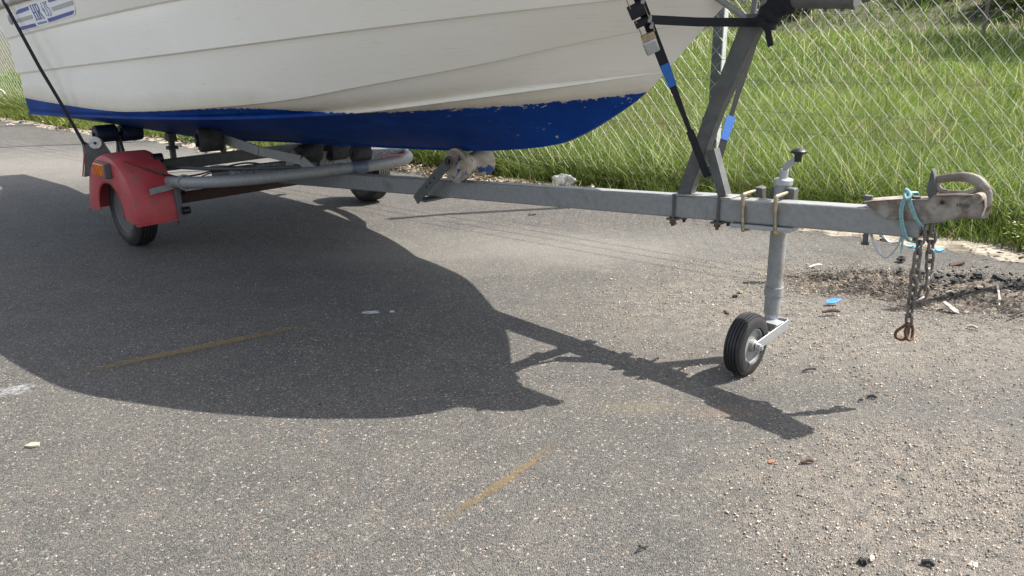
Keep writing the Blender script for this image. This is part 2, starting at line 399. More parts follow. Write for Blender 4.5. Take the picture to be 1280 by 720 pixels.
# verge strip of grit and soil
V = []; Fc = []; tv = np.linspace(-16, 8, 121)
for i, t in enumerate(tv):
    e = edge_s(t)
    V += [fpt(t, e-.25, -.002), fpt(t, e-.02, -.002), fpt(t, e+.10, .016+.006*math.sin(t*9)), fpt(t, e+.25, .008), fpt(t, .6, -.004)]
    if i: Fc += [(5*i-5+k, 5*i+k, 5*i+k+1, 5*i-5+k+1) for k in range(4)]
vg = MB(); vg.add(V, Fc); tag(vg.build('verge', verge_soil, fix=False), kind='structure')
# asphalt sheet with its ragged edge
V = []; Fc = []; tv = np.linspace(-60, 30, 900)
for i, t in enumerate(tv):
    e = edge_s(t)+.03*math.sin(t*31)+random.uniform(-.012,.012)
    V += [fpt(t, -60, .002), fpt(t, -6, .002), fpt(t, e, .002), fpt(t, e+.01, -.02)]
    if i: Fc += [(4*i-4+k, 4*i+k, 4*i+k+1, 4*i-4+k+1) for k in range(3)]
ag = MB(); ag.add(V, Fc); tag(ag.build('asphalt', asphalt, fix=False), kind='structure')
# faded paint marks
def mark(name, pts, wd, M, z=.006):
    P = smoothpath([(x,y,z) for x, y in pts], 10); v = []; f = []; tn = []
    for i, p in enumerate(P):
        d = (P[min(i+1,len(P)-1)]-P[max(i-1,0)]).normalized(); s_ = Vector((-d.y,d.x,0)); e = math.sin(math.pi*(i+.3)/(len(P)-.4))**.5
        for k, q in enumerate((-1.6,-.45,.45,1.6)): v.append(p+s_*q*wd/2); tn.append([(0 if k in (0,3) else 1)*e]*3)
        if i: f += [(4*i-4+k, 4*i-3+k, 4*i+1+k, 4*i+k) for k in range(3)]
    return tag(np_mesh(name, np.array([tuple(q) for q in v]), np.array(f), M, np.array(tn)), kind='structure')
mark('road_marking', [(-1.52,2.53),(-1.15,2.76),(-.76,3.01)], .065, yel2)
mark('road_marking', [(-.21,1.60),(-.03,1.81),(.14,2.04)], .035, yel)
mark('chalk_mark', [(-.62,3.115),(-.53,3.13)], .05, wht2)
mark('chalk_mark', [(-1.72,2.36),(-1.52,2.45)], .13, wht)
mark('chalk_mark', [(-.505,3.128),(-.475,3.13)], .03, wht2)

# ------------------------------------------------------------------ chain-link fence
fence = empty('chain_link_fence', fpt(0), 0, label='tall galvanised chain-link fence with grey posts between the asphalt and the meadow', cat='fence')
fence.matrix_world = Matrix.Translation(fpt(0)) @ Matrix.Rotation(FA, 4, 'Z')
def L(t, s=0, z=0): return (t, s, z)           # fence-local
post_t = [-11.48, -8.61, -5.74, -2.87, 0, 2.87]
for t in post_t:
    p = MB(); p.bar(L(t,.03,-.3), L(t+.0,.03,2.30), .062, .012, (0,1,0)); p.bar(L(t+.0,.03,2.30), L(t,-.04,2.72), .05, .012, (0,1,0))
    po = p.build('post', postm, fence)
    q = MB(); q.bar(L(t+.034,.055,-.3), L(t+.034,.055,2.30), .008, .055, (0,1,0)); q.build('post_flange', post_lit_edge, po)
W_ = .090; HZ = .102; z0, z1 = .13, 2.16; nseg = int((z1-z0)/(HZ/2)); V = []; Fc = []; rad = .0014
k0, k1 = int(-12/(W_/2)), int(4.2/(W_/2)); cnt = 0
ang = np.arange(5)*2*math.pi/5
for k in range(k0, k1):
    wob = random.uniform(-.004,.004); pp_ = []
    for i in range(nseg+1):
        z = z0+i*HZ/2; side = (i+k) % 2; t = k*W_/2+side*W_/2
        t += .012*math.sin(z*2.3+k*.05)+.006*math.sin(z*5.1+k*.21)+wob+random.uniform(-.0015,.0015); s_ = (.003 if side else -.003)+.012*math.sin(t*2.1+z*1.7)
        pp_.append((t, s_, z+.008*math.sin(t*1.3), side))
    for i in range(nseg):
        base = len(V); rr_ = rad if pp_[i][3] else rad*.62        # up-right legs built thinner so they look dimmer: shade put into shape
        for t, s_, z, _ in (pp_[i], pp_[i+1]):
            for a in ang: V.append((t+math.cos(a)*rr_*1.2, s_+math.sin(a)*rr_, z))
        for a in range(5): Fc.append((base+a, base+(a+1)%5, base+5+(a+1)%5, base+5+a))
mesh_o = np_mesh('wire_mesh', np.array(V), np.array(Fc), wire, None, fence, True); mesh_o['kind'] = 'stuff'
for z in (.125, .476, .595, .778, .90, 1.14, 1.8, 2.16):
    b = MB(); b.tube([L(-12,.006,z+.01)]+[L(t,.006+.004*math.sin(t*3),z+.006*math.sin(t*1.9+z*5)) for t in np.linspace(-11.5,3.5,60)]+[L(4.2,.006,z)], .0013, 5); b.build('line_wire', barb, fence)
for z, s_ in ((2.36,.02), (2.50,.0), (2.64,-.03)):
    b = MB(); b.tube([L(-12,s_,z), L(4.2,s_,z)], .0030, 5)
    for t in np.arange(-12, 4.2, .12):
        for a in (.6, 2.2): b.bar(L(t-.008, s_-.012*math.cos(a), z-.012*math.sin(a)), L(t+.008, s_+.012*math.cos(a), z+.012*math.sin(a)), .0018, .0018)
    b.build('barbed_wire', barb, fence)

# ------------------------------------------------------------------ grass
def blades(name, base, h, wd, lean, col, M=blade_m, tipcol=None, segs=2, curl=.5):
    """base (n,3); h, wd (n); lean (n,2) xy offset of the tip per unit height; col (n,3)"""
    n_ = len(base); th = rng.uniform(0, 2*np.pi, n_); ax = np.stack([np.cos(th), np.sin(th), np.zeros(n_)], 1)
    rows = []
    fr = np.linspace(0, 1, segs+1)
    for i, f in enumerate(fr):
        c = base.copy(); c[:,2] += h*f*(1-.25*curl*f*np.linalg.norm(lean,axis=1)); c[:,:2] += lean*(h*f**(1+curl))[:,None]
        wv = wd*(1-f)**.7 if i < segs else None
        if i < segs: rows += [c-ax*wv[:,None]/2, c+ax*wv[:,None]/2]
        else: rows.append(c)
    K = 2*segs+1; V = np.stack(rows, 1).reshape(-1, 3); o = np.arange(n_)*K
    F = []
    for i in range(segs-1):
        a = 2*i; F.append(np.stack([o+a, o+a+1, o+a+3], 1)); F.append(np.stack([o+a, o+a+3, o+a+2], 1))
    a = 2*(segs-1); F.append(np.stack([o+a, o+a+1, o+a+2], 1))
    F = np.concatenate(F); T = np.repeat(col, K, axis=0)
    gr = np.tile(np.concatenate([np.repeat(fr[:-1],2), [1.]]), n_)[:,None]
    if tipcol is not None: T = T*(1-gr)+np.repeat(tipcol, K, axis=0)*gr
    return np_mesh(name, V, F, M, T)
def vnoise(x, y, s, seed=0):
    r = np.random.default_rng(seed); out = 0
    for k in range(5):
        a, b, c = r.uniform(.5,1.5)*s, r.uniform(.5,1.5)*s, r.uniform(0,6.3); th = r.uniform(0,6.3)
        out = out+np.sin((x*math.cos(th)+y*math.sin(th))*a+c)*np.cos((x*math.sin(th)-y*math.cos(th))*b+c*2)
    return out/5
def in_view(t, s, pad=.12):
    P = FG[None]+FD[None]*t[:,None]+FN[None]*s[:,None]; x, y = P[:,0], P[:,1]
    return P, (y > 1) & (np.abs(x) < (.66+pad)*y+.5)
def meadow(n_, s0, s1, hmin, hmax, wd0, nm, label):
    u = rng.uniform(0, 1, n_*4); s = s0*(s1/s0)**u if s0 > .2 else s0+(s1-s0)*u
    t = rng.uniform(-13-s*1.2, 5+s*.1)
    P, ok = in_view(t, s); # thin out the part hidden behind the boat
    ang_ = P[:,0]/P[:,1]
    keep = ok & ((ang_ > -.18) | (ang_ < -.50) | (rng.uniform(0,1,len(s)) < .3))
    # clumpiness
    cl = vnoise(P[:,0], P[:,1], 9, 3)+vnoise(P[:,0], P[:,1], 23, 4)
    keep &= rng.uniform(-.9, .5, len(s)) < cl+.2
    idx = np.nonzero(keep)[0][:n_]; P = P[idx]; s = s[idx]; t = t[idx]; n2 = len(idx)
    dist = np.linalg.norm(P, axis=1)
    z = terrain(s); base = np.stack([P[:,0], P[:,1], z], 1)
    big = vnoise(P[:,0], P[:,1], 1.1, 9); h = rng.uniform(hmin, hmax, n2)*(1+.22*big)
    wd = wd0*np.clip(dist/5, .8, 6)*rng.uniform(.5, 1.9, n2)
    lean = rng.normal(0, .5, (n2,2))+np.array([-.12,-.06])
    fl = rng.uniform(0, 1, n2) < .3; lean[fl] += rng.normal(0, .8, (fl.sum(),2))
    mixv = np.clip(.5+.5*big+rng.normal(0,.22,n2), 0, 1)[:,None]
    c = np.array([.042,.088,.012])*(1-mixv)+np.array([.140,.205,.030])*mixv
    dry = rng.uniform(0,1,n2); c[dry > .91] = np.array([.42,.38,.22]); red = (vnoise(P[:,0],P[:,1],2.1,21) > .28) & (dry < .25); c[red] = np.array([.16,.10,.06])
    pale = (dry > .84) & (dry <= .92); c[pale] = np.array([.38,.42,.20])
    c = c*rng.uniform(.5, 1.35, (n2,1)); tip = c*1.25+np.array([.025,.028,.008])  # tips paler than the blade: light on the tips put into the colour
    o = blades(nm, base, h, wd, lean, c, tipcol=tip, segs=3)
    return tag(o, label, 'grass', kind='stuff')
meadow(95000, .02, 2.2, .18, .50, .0042, 'meadow_grass', 'tall fresh green grass right behind the chain-link fence')
meadow(110000, 2.0, 9, .20, .44, .0042, 'meadow_grass', 'thick green grass in the middle of the meadow behind the fence')
meadow(60000, 8, 40, .25, .50, .0050, 'meadow_grass', 'far grass at the back of the meadow below the shrubs')
# verge: shorter grass in front of and under the fence
def verge_grass():
    n_ = 46000; t = rng.uniform(-12.5, 4, n_); e = np.array([edge_s(q) for q in t])
    s = e+.13+(rng.uniform(0,1,n_)**.8)*(.10-e)
    P, ok = in_view(t, s); patch = vnoise(P[:,0], P[:,1], 6, 31)+.5*vnoise(P[:,0], P[:,1], 17, 32)
    bare = (t > -3.4) & (t < -.35) & (s < -.06)
    ok &= (rng.uniform(-.8,.4,n_) < patch+.35) & ~(bare & (rng.uniform(0,1,n_) < .9))
    P, s, t = P[ok], s[ok], t[ok]; n2 = len(P); h = rng.uniform(.05,.20,n2)*np.clip(1+(s+.1)*1.6, .45, 1.6)
    lean = rng.normal(0,.5,(n2,2)); mv = rng.uniform(0,1,(n2,1))
    c = np.array([.055,.095,.018])*(1-mv)+np.array([.16,.21,.045])*mv; left = (t < -4)[:,None]*1.0
    c = c*(1-left*.6)+np.array([.20,.24,.05])*left*.6
    dry = rng.uniform(0,1,n2) > .9; c[dry] = np.array([.28,.24,.13])
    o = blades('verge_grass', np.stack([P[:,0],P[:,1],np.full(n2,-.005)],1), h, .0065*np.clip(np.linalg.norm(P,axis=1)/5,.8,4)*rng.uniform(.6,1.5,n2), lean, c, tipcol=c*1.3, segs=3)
    tag(o, 'short weedy grass along the verge at the foot of the fence', 'grass', kind='stuff')
verge_grass()
# broad-leaved weeds along the verge
def weed(t, s, hgt, nl, label, col, seed, lw=.028):
    r = random.Random(seed); b = MB(); x0, y0, _ = fpt(t, s)
    for k in range(nl):
        th = r.uniform(0, 6.28); q = r.uniform(.1, 1); l_ = hgt*r.uniform(.4, 1); rad = r.uniform(.01,.10)*hgt/.15
        c = Vector((math.cos(th)*rad, math.sin(th)*rad, l_*q)); d = Vector((math.cos(th), math.sin(th), r.uniform(-.2,.8))).normalized()
        sd_ = d.cross(Vector((0,0,1))).normalized(); ll = lw*r.uniform(.8,1.7); ww = ll*.42
        b.add([c, c+d*ll*.5+sd_*ww/2+Vector((0,0,.004)), c+d*ll, c+d*ll*.5-sd_*ww/2+Vector((0,0,.004)), c+d*ll*.5-Vector((0,0,.003))], [(0,1,4),(1,2,4),(2,3,4),(3,0,4)])
    o = b.build('leaves', mat('weed_leaf_%d' % seed, col, .5, 0, var=(tuple(q*1.6 for q in col), 40, .4, .6)), smooth=False, fix=False)
    e = empty('weed_plant', (x0,y0,0), label=label, cat='plant'); o.parent = e
    st = MB()
    for k in range(5):
        th = r.uniform(0,6.28); st.tube([(0,0,0),(math.cos(th)*.03*hgt/.15, math.sin(th)*.03*hgt/.15, hgt*.8)], .0018, 4)
    st.build('stem', mat('weed_stem_%d' % seed, (.10,.15,.05), .6), e)
weed(1.86, -.20, .20, 190, 'broad-leaved yellowish weed with pale flower buds at the right end of the verge', (.16,.20,.03), 11, .030)
weed(1.45, -.12, .12, 110, 'low dark green weed under the trailer coupling beside the fence', (.05,.10,.03), 12)
weed(-6.9, -.30, .16, 150, 'bright leafy weed at the far verge beneath the boat stern', (.13,.19,.03), 13, .035)
weed(-5.6, -.28, .15, 150, 'leafy verge weed seen between the two stern rollers and the axle', (.10,.16,.03), 14, .035)
weed(-8.2, -.34, .15, 130, 'farthest yellow-green weed clump at the left edge of the verge', (.17,.20,.04), 15, .04)
# leaf litter on the verge
def chips(name, pos, size, col, M, flat=.35):
    n_ = len(pos); base = np.array([[1,0,0],[0,1,0],[-1,0,0],[0,-1,0],[0,0,1],[0,0,-1]], float)
    F0 = np.array([[0,1,4],[1,2,4],[2,3,4],[3,0,4],[1,0,5],[2,1,5],[3,2,5],[0,3,5]])
    A = rng.uniform(0, 2*np.pi, n_); ca, sa = np.cos(A), np.sin(A)
    sc = rng.uniform(.55, 1.25, (n_,6,1))*np.stack([size*rng.uniform(.8,1.5,n_), size*rng.uniform(.5,1,n_), size*flat*rng.uniform(.6,1.4,n_)],1)[:,None,:]
    v = base[None]*sc; x = v[...,0]*ca[:,None]-v[...,1]*sa[:,None]; y = v[...,0]*sa[:,None]+v[...,1]*ca[:,None]
    z = v[...,2]+x*rng.normal(0,.3,(n_,1))+y*rng.normal(0,.3,(n_,1))
    V = (np.stack([x,y,z],2)+pos[:,None,:]).reshape(-1,3)
    F = (F0[None]+(np.arange(n_)*6)[:,None,None]).reshape(-1,3)
    return np_mesh(name, V, F, M, np.repeat(col, 6, axis=0))
n_ = 2600; t = np.concatenate([rng.uniform(-3.6,-.3,1800), rng.uniform(-12,3.5,800)]); s = np.array([edge_s(q) for q in t])+rng.uniform(-.10,.30,n_)
P = FG+FD*t[:,None]+FN*s[:,None]; cc = np.array([[.20,.13,.075],[.32,.25,.16],[.10,.065,.04],[.45,.40,.32]])[rng.integers(0,4,n_)]*rng.uniform(.7,1.2,(n_,1))
tag(chips('leaf_litter', np.c_[P, .008+rng.uniform(0,.03,n_)], rng.uniform(.006,.022,n_)*np.clip(np.linalg.norm(P,axis=1)/6,.7,1.4), cc, litter_m), 'dry brown leaves and twigs gathered along the edge of the asphalt', 'leaf litter', kind='stuff')

# far shrubs closing the meadow
def shrub(t, s, rx, h, lab, seed):
    r = np.random.default_rng(seed); x0, y0, _ = fpt(t, s); z = float(terrain(s))-.1
    n_ = 1900; u = r.normal(0,1,(n_,3)); u /= np.linalg.norm(u,axis=1)[:,None]; rad = r.uniform(.55,1.05,(n_,1))**.6
    bumps = 1+.22*np.sin(u[:,:1]*5+seed)*np.cos(u[:,1:2]*6)+.15*np.sin(u[:,2:]*9+seed)
    p = u*rad*bumps*np.array([rx, rx*.8, h*.55])+np.array([0,0,h*.5]); p[:,2] = np.abs(p[:,2])
    col = np.array([[.22,.28,.06],[.42,.44,.12],[.12,.16,.04]])[r.integers(0,3,n_)]*r.uniform(.7,1.3,(n_,1))
    cr_ = chips('crown', p, r.uniform(.04,.09,n_), col, leaf_m, .25)
    e = empty('shrub', (x0,y0,z), label=lab, cat='shrub', group='shrubs at the far edge of the meadow'); cr_.parent = e
    tr = MB()
    for k in range(4): tr.tube([(0,0,0),(math.cos(k*1.6)*rx*.3, math.sin(k*1.6)*rx*.3, h*.5)], [.05,.02], 6)
    tr.build('trunk', bark, e)
k = 0
for t in np.arange(-30, 8, 2.2):
    s = 24.5+1.6*math.sin(t*1.7); rx = .9+.35*math.sin(t*3.1); h = 1.1+.4*math.sin(t*2.3)
    P_, ok = in_view(np.array([t]), np.array([s]), .2)
    if not ok[0]: continue
    shrub(t, s, rx, h, 'yellow-green leafy shrub in the row closing off the far side of the meadow', 100+k); k += 1
for i, (tx_, ty_, hh_, rr2) in enumerate([(17.0,15.0,9.6,2.6),(19.5,19.5,10.2,3.0)]):  # unseen trees added beyond the frame to shade the far meadow
    r = np.random.default_rng(50+i); n_ = 9000; u = r.normal(0,1,(n_,3)); u /= np.linalg.norm(u,axis=1)[:,None]
    p = u*(r.uniform(.3,1.05,(n_,1))**.6)*(1+.2*np.sin(u[:,:1]*6+i)*np.cos(u[:,2:]*7))*rr2+np.array([0,0,hh_])
    cr_ = chips('crown', p, r.uniform(.07,.16,n_), np.array([[.06,.10,.025],[.10,.14,.03],[.04,.065,.02]])[r.integers(0,3,n_)], leaf_m, .2)
    e = empty('shade_tree', (tx_,ty_,.3), label=['nearer broadleaf tree standing outside the right edge of the picture, shading the meadow','farther broadleaf tree outside the right edge of the picture, shading the back of the meadow'][i], cat='tree'); cr_.parent = e
    tr_ = MB(); tr_.tube([(0,0,-.3),(.1,.05,hh_*.5),(0,0,hh_)], [.22,.16,.06], 10)
    for k_ in range(6): tr_.tube([(0,0,hh_*.55+k_*.3),(math.cos(k_*1.1)*rr2*.7,math.sin(k_*1.1)*rr2*.7,hh_+.2*k_-.4)], [.07,.02], 6)
    tr_.build('trunk', bark, e)
e = MB(); x0, y0, _ = fpt(-1.5, 18.4); e.tube([(0,0,0),(.02,.0,1.9)], .045, 8); fp = e.build('field_post', mat('old_timber', (.14,.12,.10), .9, bump=(40,.5)))
fp.location = (x0, y0, float(terrain(18.4))-.05); tag(fp, 'thin dark timber post far off at the edge of the meadow', 'post')

# ================================================================== TRAILER
TX, TY, TYAW = -1.5, 4.8756, -.779
TM = Matrix.Translation((TX,TY,0)) @ Matrix.Rotation(TYAW, 4, 'Z')
def tempty(name, **k): return empty(name, (TX,TY,0), TYAW, **k)
def BZ(x): return .281+.0736*x
BP = math.atan(.0736)
tr = tempty('boat_trailer', label='galvanised single-axle boat trailer with red mudguards carrying the white and blue boat', cat='trailer')
# drawbar: hollow-section box beam
b = MB(); b.bar((.25,0,BZ(.25)), (3.745,0,BZ(3.745)), .060, .078); b.build('drawbar', galv, tr, bev=.006)
b = MB(); b.bar((-.60,0,BZ(-.6)), (.26,0,BZ(.26)), .056, .074); b.build('drawbar_tail', galv_dark, tr, bev=.005)
# bent tube frame
P = smoothpath([(.10,-.665,.345),(.48,-.645,.378),(.70,-.50,.395),(.82,-.25,.405),(.905,-.03,.412),(.955,.15,.417),(.92,.36,.413),(.70,.56,.397),(.33,.66,.365),(.05,.665,.34)], 7)
b = MB(); b.tube(P, .030, 16); b.build('bent_tube', galv, tr)
b = MB(); b.tube([P[i] for i in (30,31,32,33)], .0335, 16); b.build('tube_joint', mat('blue_grey_steel',(.12,.15,.2),.5,.4,bump=(90,.2)), tr)
b = MB(); b.bar((.93,.20,.452),(.95,.36,.450), .014, .004); b.build('tape_strip', redstrip, tr)
# spangled crossmember behind the tube, brackets on it
b = MB(); b.bar((.45,-.42,.385), (.66,.60,.40), .05, .075); b.build('cross_member', speck, tr, bev=.004)
b = MB(); b.bar((-.50,-.70,.330), (-.50,.70,.330), .045, .07); b.build('cross_member', galv_dark, tr, bev=.004)
# axle
b = MB(); b.bar((.10,-.66,.235), (.10,.66,.235), .055, .055); b.build('axle', rustbrown, tr, bev=.004)
b = MB()
for s_ in (-1,1): b = MB(); b.bar((.02,s_*.60,.335),(.02,s_*.60,.20), .10, .008, (1,0,0)); b.build('axle_plate', galv, tr)
for s_ in (-1,1):
    b = MB(); b.bar((.10,s_*.64,.235), (0,s_*.66,.20), .035, .05); b.lathe([(-.02,.0),(-.02,.04),(.02,.04),(.02,0)], (.10,s_*.655,.235), (0,1,0), 20); b.build('suspension_arm', galv_dark, tr, bev=.003)
b = MB(); b.bar((-.5,-.62,.355),(.1,-.62,.345), .04, .05); b.build('side_rail', galv_dark, tr, bev=.003)
b = MB(); b.bar((-.5,.62,.355),(.1,.62,.345), .04, .05); b.build('side_rail', galv_dark, tr, bev=.003)
# U-bolt plates, cables
b = MB(); b.tube(smoothpath([(.1,-.60,.36),(.0,-.4,.33),(.25,-.2,.40),(.5,-.05,.345),(.9,-.04,.40)],8), .005, 6); b.build('cable', black_pl, tr)
b = MB(); b.tube(smoothpath([(.09,-.875,.455),(.12,-.84,.475),(.18,-.80,.455),(.26,-.69,.40),(.2,-.60,.37)],8), .004, 6); b.build('lamp_cable', black_pl, tr)

b = MB(); b.tube(smoothpath([(.12,-.60,.415),(.45,-.45,.42),(.80,-.16,.43)],6), .010, 10); b.build('brake_rod', galv_dark, tr)
b = MB(); b.lathe([(-.006,.031),(-.006,.040),(.006,.040),(.006,.031)], (.42,-.652,.374), (1,.1,.08), 20, closed=True); b.build('tube_flange', galv, tr)
b = MB(); b.prism([(.05,.35),(.17,.36),(.13,.27),(.10,.19),(.05,.19)], -.615, -.607); b.build('gusset', galv, tr, bev=.001)
b = MB(); b.lathe([(-.04,0),(-.04,.026),(.04,.026),(.04,0)], (.14,-.585,.285), (0,1,0), 16); b.build('shackle_bush', black_pl, tr)
b = MB(); b.tube(smoothpath([(.10,-.50,.30),(.22,-.40,.37),(.30,-.25,.36),(.42,-.15,.30)],6), .004, 6); b.build('cable', black_pl, tr)
b = MB(); b.bar((.66,-.20,.40),(.72,-.18,.50), .010, .06, (1,0,0)); b.build('roller_bracket', galv, tr)
b = MB(); b.lathe([(-.02,0),(-.02,.02),(.02,.02),(.02,0)], (.35,-.635,.215), (0,1,0), 12); b.build('stay_foot', black_pl, tr)

# wheels and mudguards
def wheel(y, s_):
    t = MB(); Rr, rw = .200, .060
    prof = [(-rw*.75,.118),(-rw*.98,.135),(-rw,.160),(-rw*.92,.182),(-rw*.78,.193)]
    n = 5
    for i in range(n):
        a = -rw*.74+i*(rw*1.48)/n; w_ = rw*1.48/n
        prof += [(a+.0005,.1985+.0015*math.sin(math.pi*(i+.5)/n)),(a+w_*.78,.1985+.0015*math.sin(math.pi*(i+.5)/n)),(a+w_*.82,.190),(a+w_*.97,.190)]
    prof += [(rw*.78,.193),(rw*.92,.182),(rw,.160),(rw*.98,.135),(rw*.75,.118)]
    e = MB(); e.lathe(prof, (0,y,.20), (0,1,0), 56, closed=True); wh = e.build('wheel', rubber2, tr)
    r = MB(); q = s_
    r.lathe([(rw*.78,.118),(rw*.85,.122),(rw*.70,.116),(rw*.55,.100),(.01,.095),(.004,.060),(.012,.045),(.012,.030),(.03,.028),(.032,.0)], (0,y,.20), (0,q,0), 36)
    for k in range(4):
        a = k*math.pi/2+.5; r.lathe([(.0,.009),(.014,.009),(.014,0)], (math.cos(a)*.052,y+q*.006,.20+math.sin(a)*.052), (0,q,0), 6)
    r.build('rim', mat('dull_rim_%s' % ('near' if s_<0 else 'far'), (.13,.13,.135), .55, .4, dirt=((.20,.10,.06),20,.5,.7), bump=(90,.3)), wh)
wheel(-.77,-1); wheel(.77,1)
def mudguard(yo, yi, s_):
    """yo outer y, yi inner y"""
    V = []; Fc = []; n = 30; prev = None; rows = []
    for i in range(n+1):
        th = math.pi*(-.03+1.06*i/n); flat = 1.0
        cx, cz = math.cos(th), math.sin(th); ro, ri = .300, .158
        def P(r, y, top=1.0): return (r*cx*1.10, y, .200+r*cz*1.0)
        d = (yo-yi)
        row = [P(ri,yo), P(ri-.008,yo-d*.02), P(ri+.05,yo+d*.0), P(ro-.035,yo), P(ro-.008,yo-d*.05), P(ro+.002,yo-d*.16), P(ro+.004,yo-d*.5), P(ro,yi), P(ro-.012,yi), P(ro-.010,yo-d*.5), P(ro-.02,yo-d*.08), P(ri,yo-d*.05)]
        rows.append(row)
    K = len(rows[0]); V = [p for r_ in rows for p in r_]
    for i in range(n):
        for k in range(K): Fc.append((i*K+k, (i+1)*K+k, (i+1)*K+(k+1)%K, i*K+(k+1)%K))
    Fc += [tuple(range(K)), tuple(range(n*K, n*K+K))]
    m_ = MB(); m_.add(V, Fc)
    # rolled lower flange
    for x_, dx in ((.327,.012),(-.330,-.022)): m_.box((x_+dx/2, (yo+yi)/2, .172), (abs(dx)+.012, abs(yo-yi), .007))
    o = m_.build('mudguard', redp, tr); 
    return o
mg1 = mudguard(-.885,-.655,-1)
b = MB(); b.box((.0,-.900,.425),(.15,.03,.065)); o = b.build('side_lamp', amber, mg1, bev=.007)
b = MB(); b.box((.0,-.888,.425),(.166,.016,.080)); b.box((.092,-.902,.425),(.022,.034,.072)); b.build('lamp_body', dkgrey, mg1, bev=.004)
b = MB()
for i in range(6): b.box((-.055+i*.023,-.9165,.425),(.006,.004,.056))
b.build('lamp_rib', amber, mg1)['kind'] = 'stuff'
# bracket strap bolted on the front face of the mudguard
b = MB(); b.bar((.338,-.80,.335),(.332,-.60,.355), .030, .006, (1,0,0)); b.bar((.332,-.60,.355),(.10,-.60,.36), .006, .034)
for y_ in (-.77,-.70): b.lathe([(0,.007),(.008,.007),(.008,0)], (.342,y_,.339), (1,0,0), 8)
b.build('mudguard_bracket', galv, tr)
b = MB(); b.box((.33,-.66,.245),(.03,.03,.20)); b.build('mudguard_stay', dkgrey, tr, bev=.004)
b = MB(); b.lathe([(-.025,0),(-.025,.026),(.025,.026),(.025,0)], (.13,-.655,.468), (0,1,0), 16); b.build('rear_bracket', black_pl, tr)

# rollers
def roller(name, c, r, wdt, M, axis=(0,1,0), waist=.92, end=None):
    b = MB(); h = wdt/2
    b.lathe([(-h,.012),(-h,r*.55),(-h+.006,r*.75),(-h+.004,r*.93),(-h+.012,r),(-h*.3,r*waist),(h*.3,r*waist),(h-.012,r),(h-.004,r*.93),(h-.006,r*.75),(h,r*.55),(h,.012)], c, axis, 32)
    b.lathe([(-h-.010,0),(-h-.010,.011),(h+.010,.011),(h+.010,0)], c, axis, 12)
    return b.build(name, M, tr)
roller('hull_roller', (-.57,-.650,.545), .050, .125, roll_blue, waist=1)
roller('hull_roller', (-.57,-.505,.538), .050, .125, roll_blue, waist=1)
b = MB(); b.bar((-.57,-.58,.34),(-.57,-.58,.545), .035, .008, (1,0,0)); b.prism([(-.65,.36),(-.49,.36),(-.55,.50),(-.59,.50)], -.572, -.588); b.build('roller_bracket', galv_dark, tr)
# bracket at the rear corner with the white disc, and reddish edge
bc = Vector((-.235,-.825,0)); bu = Vector((.447,.894,0)); bn = Vector((.894,-.447,0)); pv = [(-.085,.355),(.10,.38),(.075,.46),(.030,.560),(-.030,.560),(-.062,.47)]
b = MB(); b.add([bc+bu*a+Vector((0,0,z))+bn*k for k in (0,-.006) for a, z in pv], [tuple(range(6)), tuple(reversed(range(6,12)))]+[(i,(i+1)%6,(i+1)%6+6,i+6) for i in range(6)]); b.build('corner_bracket', galv_dark, tr)
b = MB(); b.lathe([(0,0),(0,.030),(.012,.034),(.018,.030),(.018,.008),(.022,.008),(.022,0)], bc+bn*.001+Vector((0,0,.538)), bn, 28); b.build('end_disc', white_pl, tr)
b = MB(); b.tube([bc+bn*.022+Vector((0,0,.538)), bc+bn*.026+Vector((0,0,.538))], .008, 10); b.build('disc_bolt', black_pl, tr)
b = MB(); b.bar(bc-bu*.090+bn*.002+Vector((0,0,.36)), bc-bu*.064+bn*.002+Vector((0,0,.48)), .007, .006, bn); b.build('reflective_edge', redstrip, tr)
# swing arm with the big inner roller
roller('hull_roller', (.42,-.49,.574), .062, .12, rubber, (.25,1,0), waist=1)
b = MB(); b.tube([(.404,-.552,.574),(.401,-.560,.574)], .034, 20); b.build('roller_hub', roll_blue, tr)
b = MB(); b.bar((.44,-.42,.57),(.62,-.33,.515), .012, .050); b.bar((.62,-.33,.515),(.80,-.20,.47), .012, .050); b.bar((.80,-.20,.47),(.86,-.16,.41), .012, .05); b.build('swing_arm', galv, tr, bev=.003)
roller('hull_roller', (.62,-.04,.468), .050, .13, rubber, waist=1)
roller('hull_roller', (.62,.14,.462), .050, .12, rubber, waist=1)
roller('hull_roller', (.90,.10,.478), .045, .10, rubber, waist=1)
b = MB(); b.bar((.58,-.115,.36),(.63,-.115,.47), .035, .006, (1,0,0)); b.build('roller_bracket', galv, tr); b = MB(); b.bar((.58,.055,.38),(.63,.055,.47), .030, .006, (1,0,0)); b.build('roller_bracket', galv, tr)
b = MB(); b.bar((-.5,-.30,.36),(-.5,-.30,.50), .03, .03, (1,0,0)); b.box((-.5,-.30,.495),(.06,.05,.05)); b.box((-.5,-.30,.43),(.05,.06,.02)); b.build('roller_post', galv_dark, tr, bev=.003)
b = MB(); b.bar((-.55,.05,.36),(-.55,.05,.46), .03, .03, (1,0,0)); b.build('roller_post', galv_dark, tr, bev=.003)
roller('hull_roller', (-.57,.58,.540), .050, .25, roll_blue, waist=1)
roller('hull_roller', (.42,.49,.57), .060, .12, rubber, waist=1)
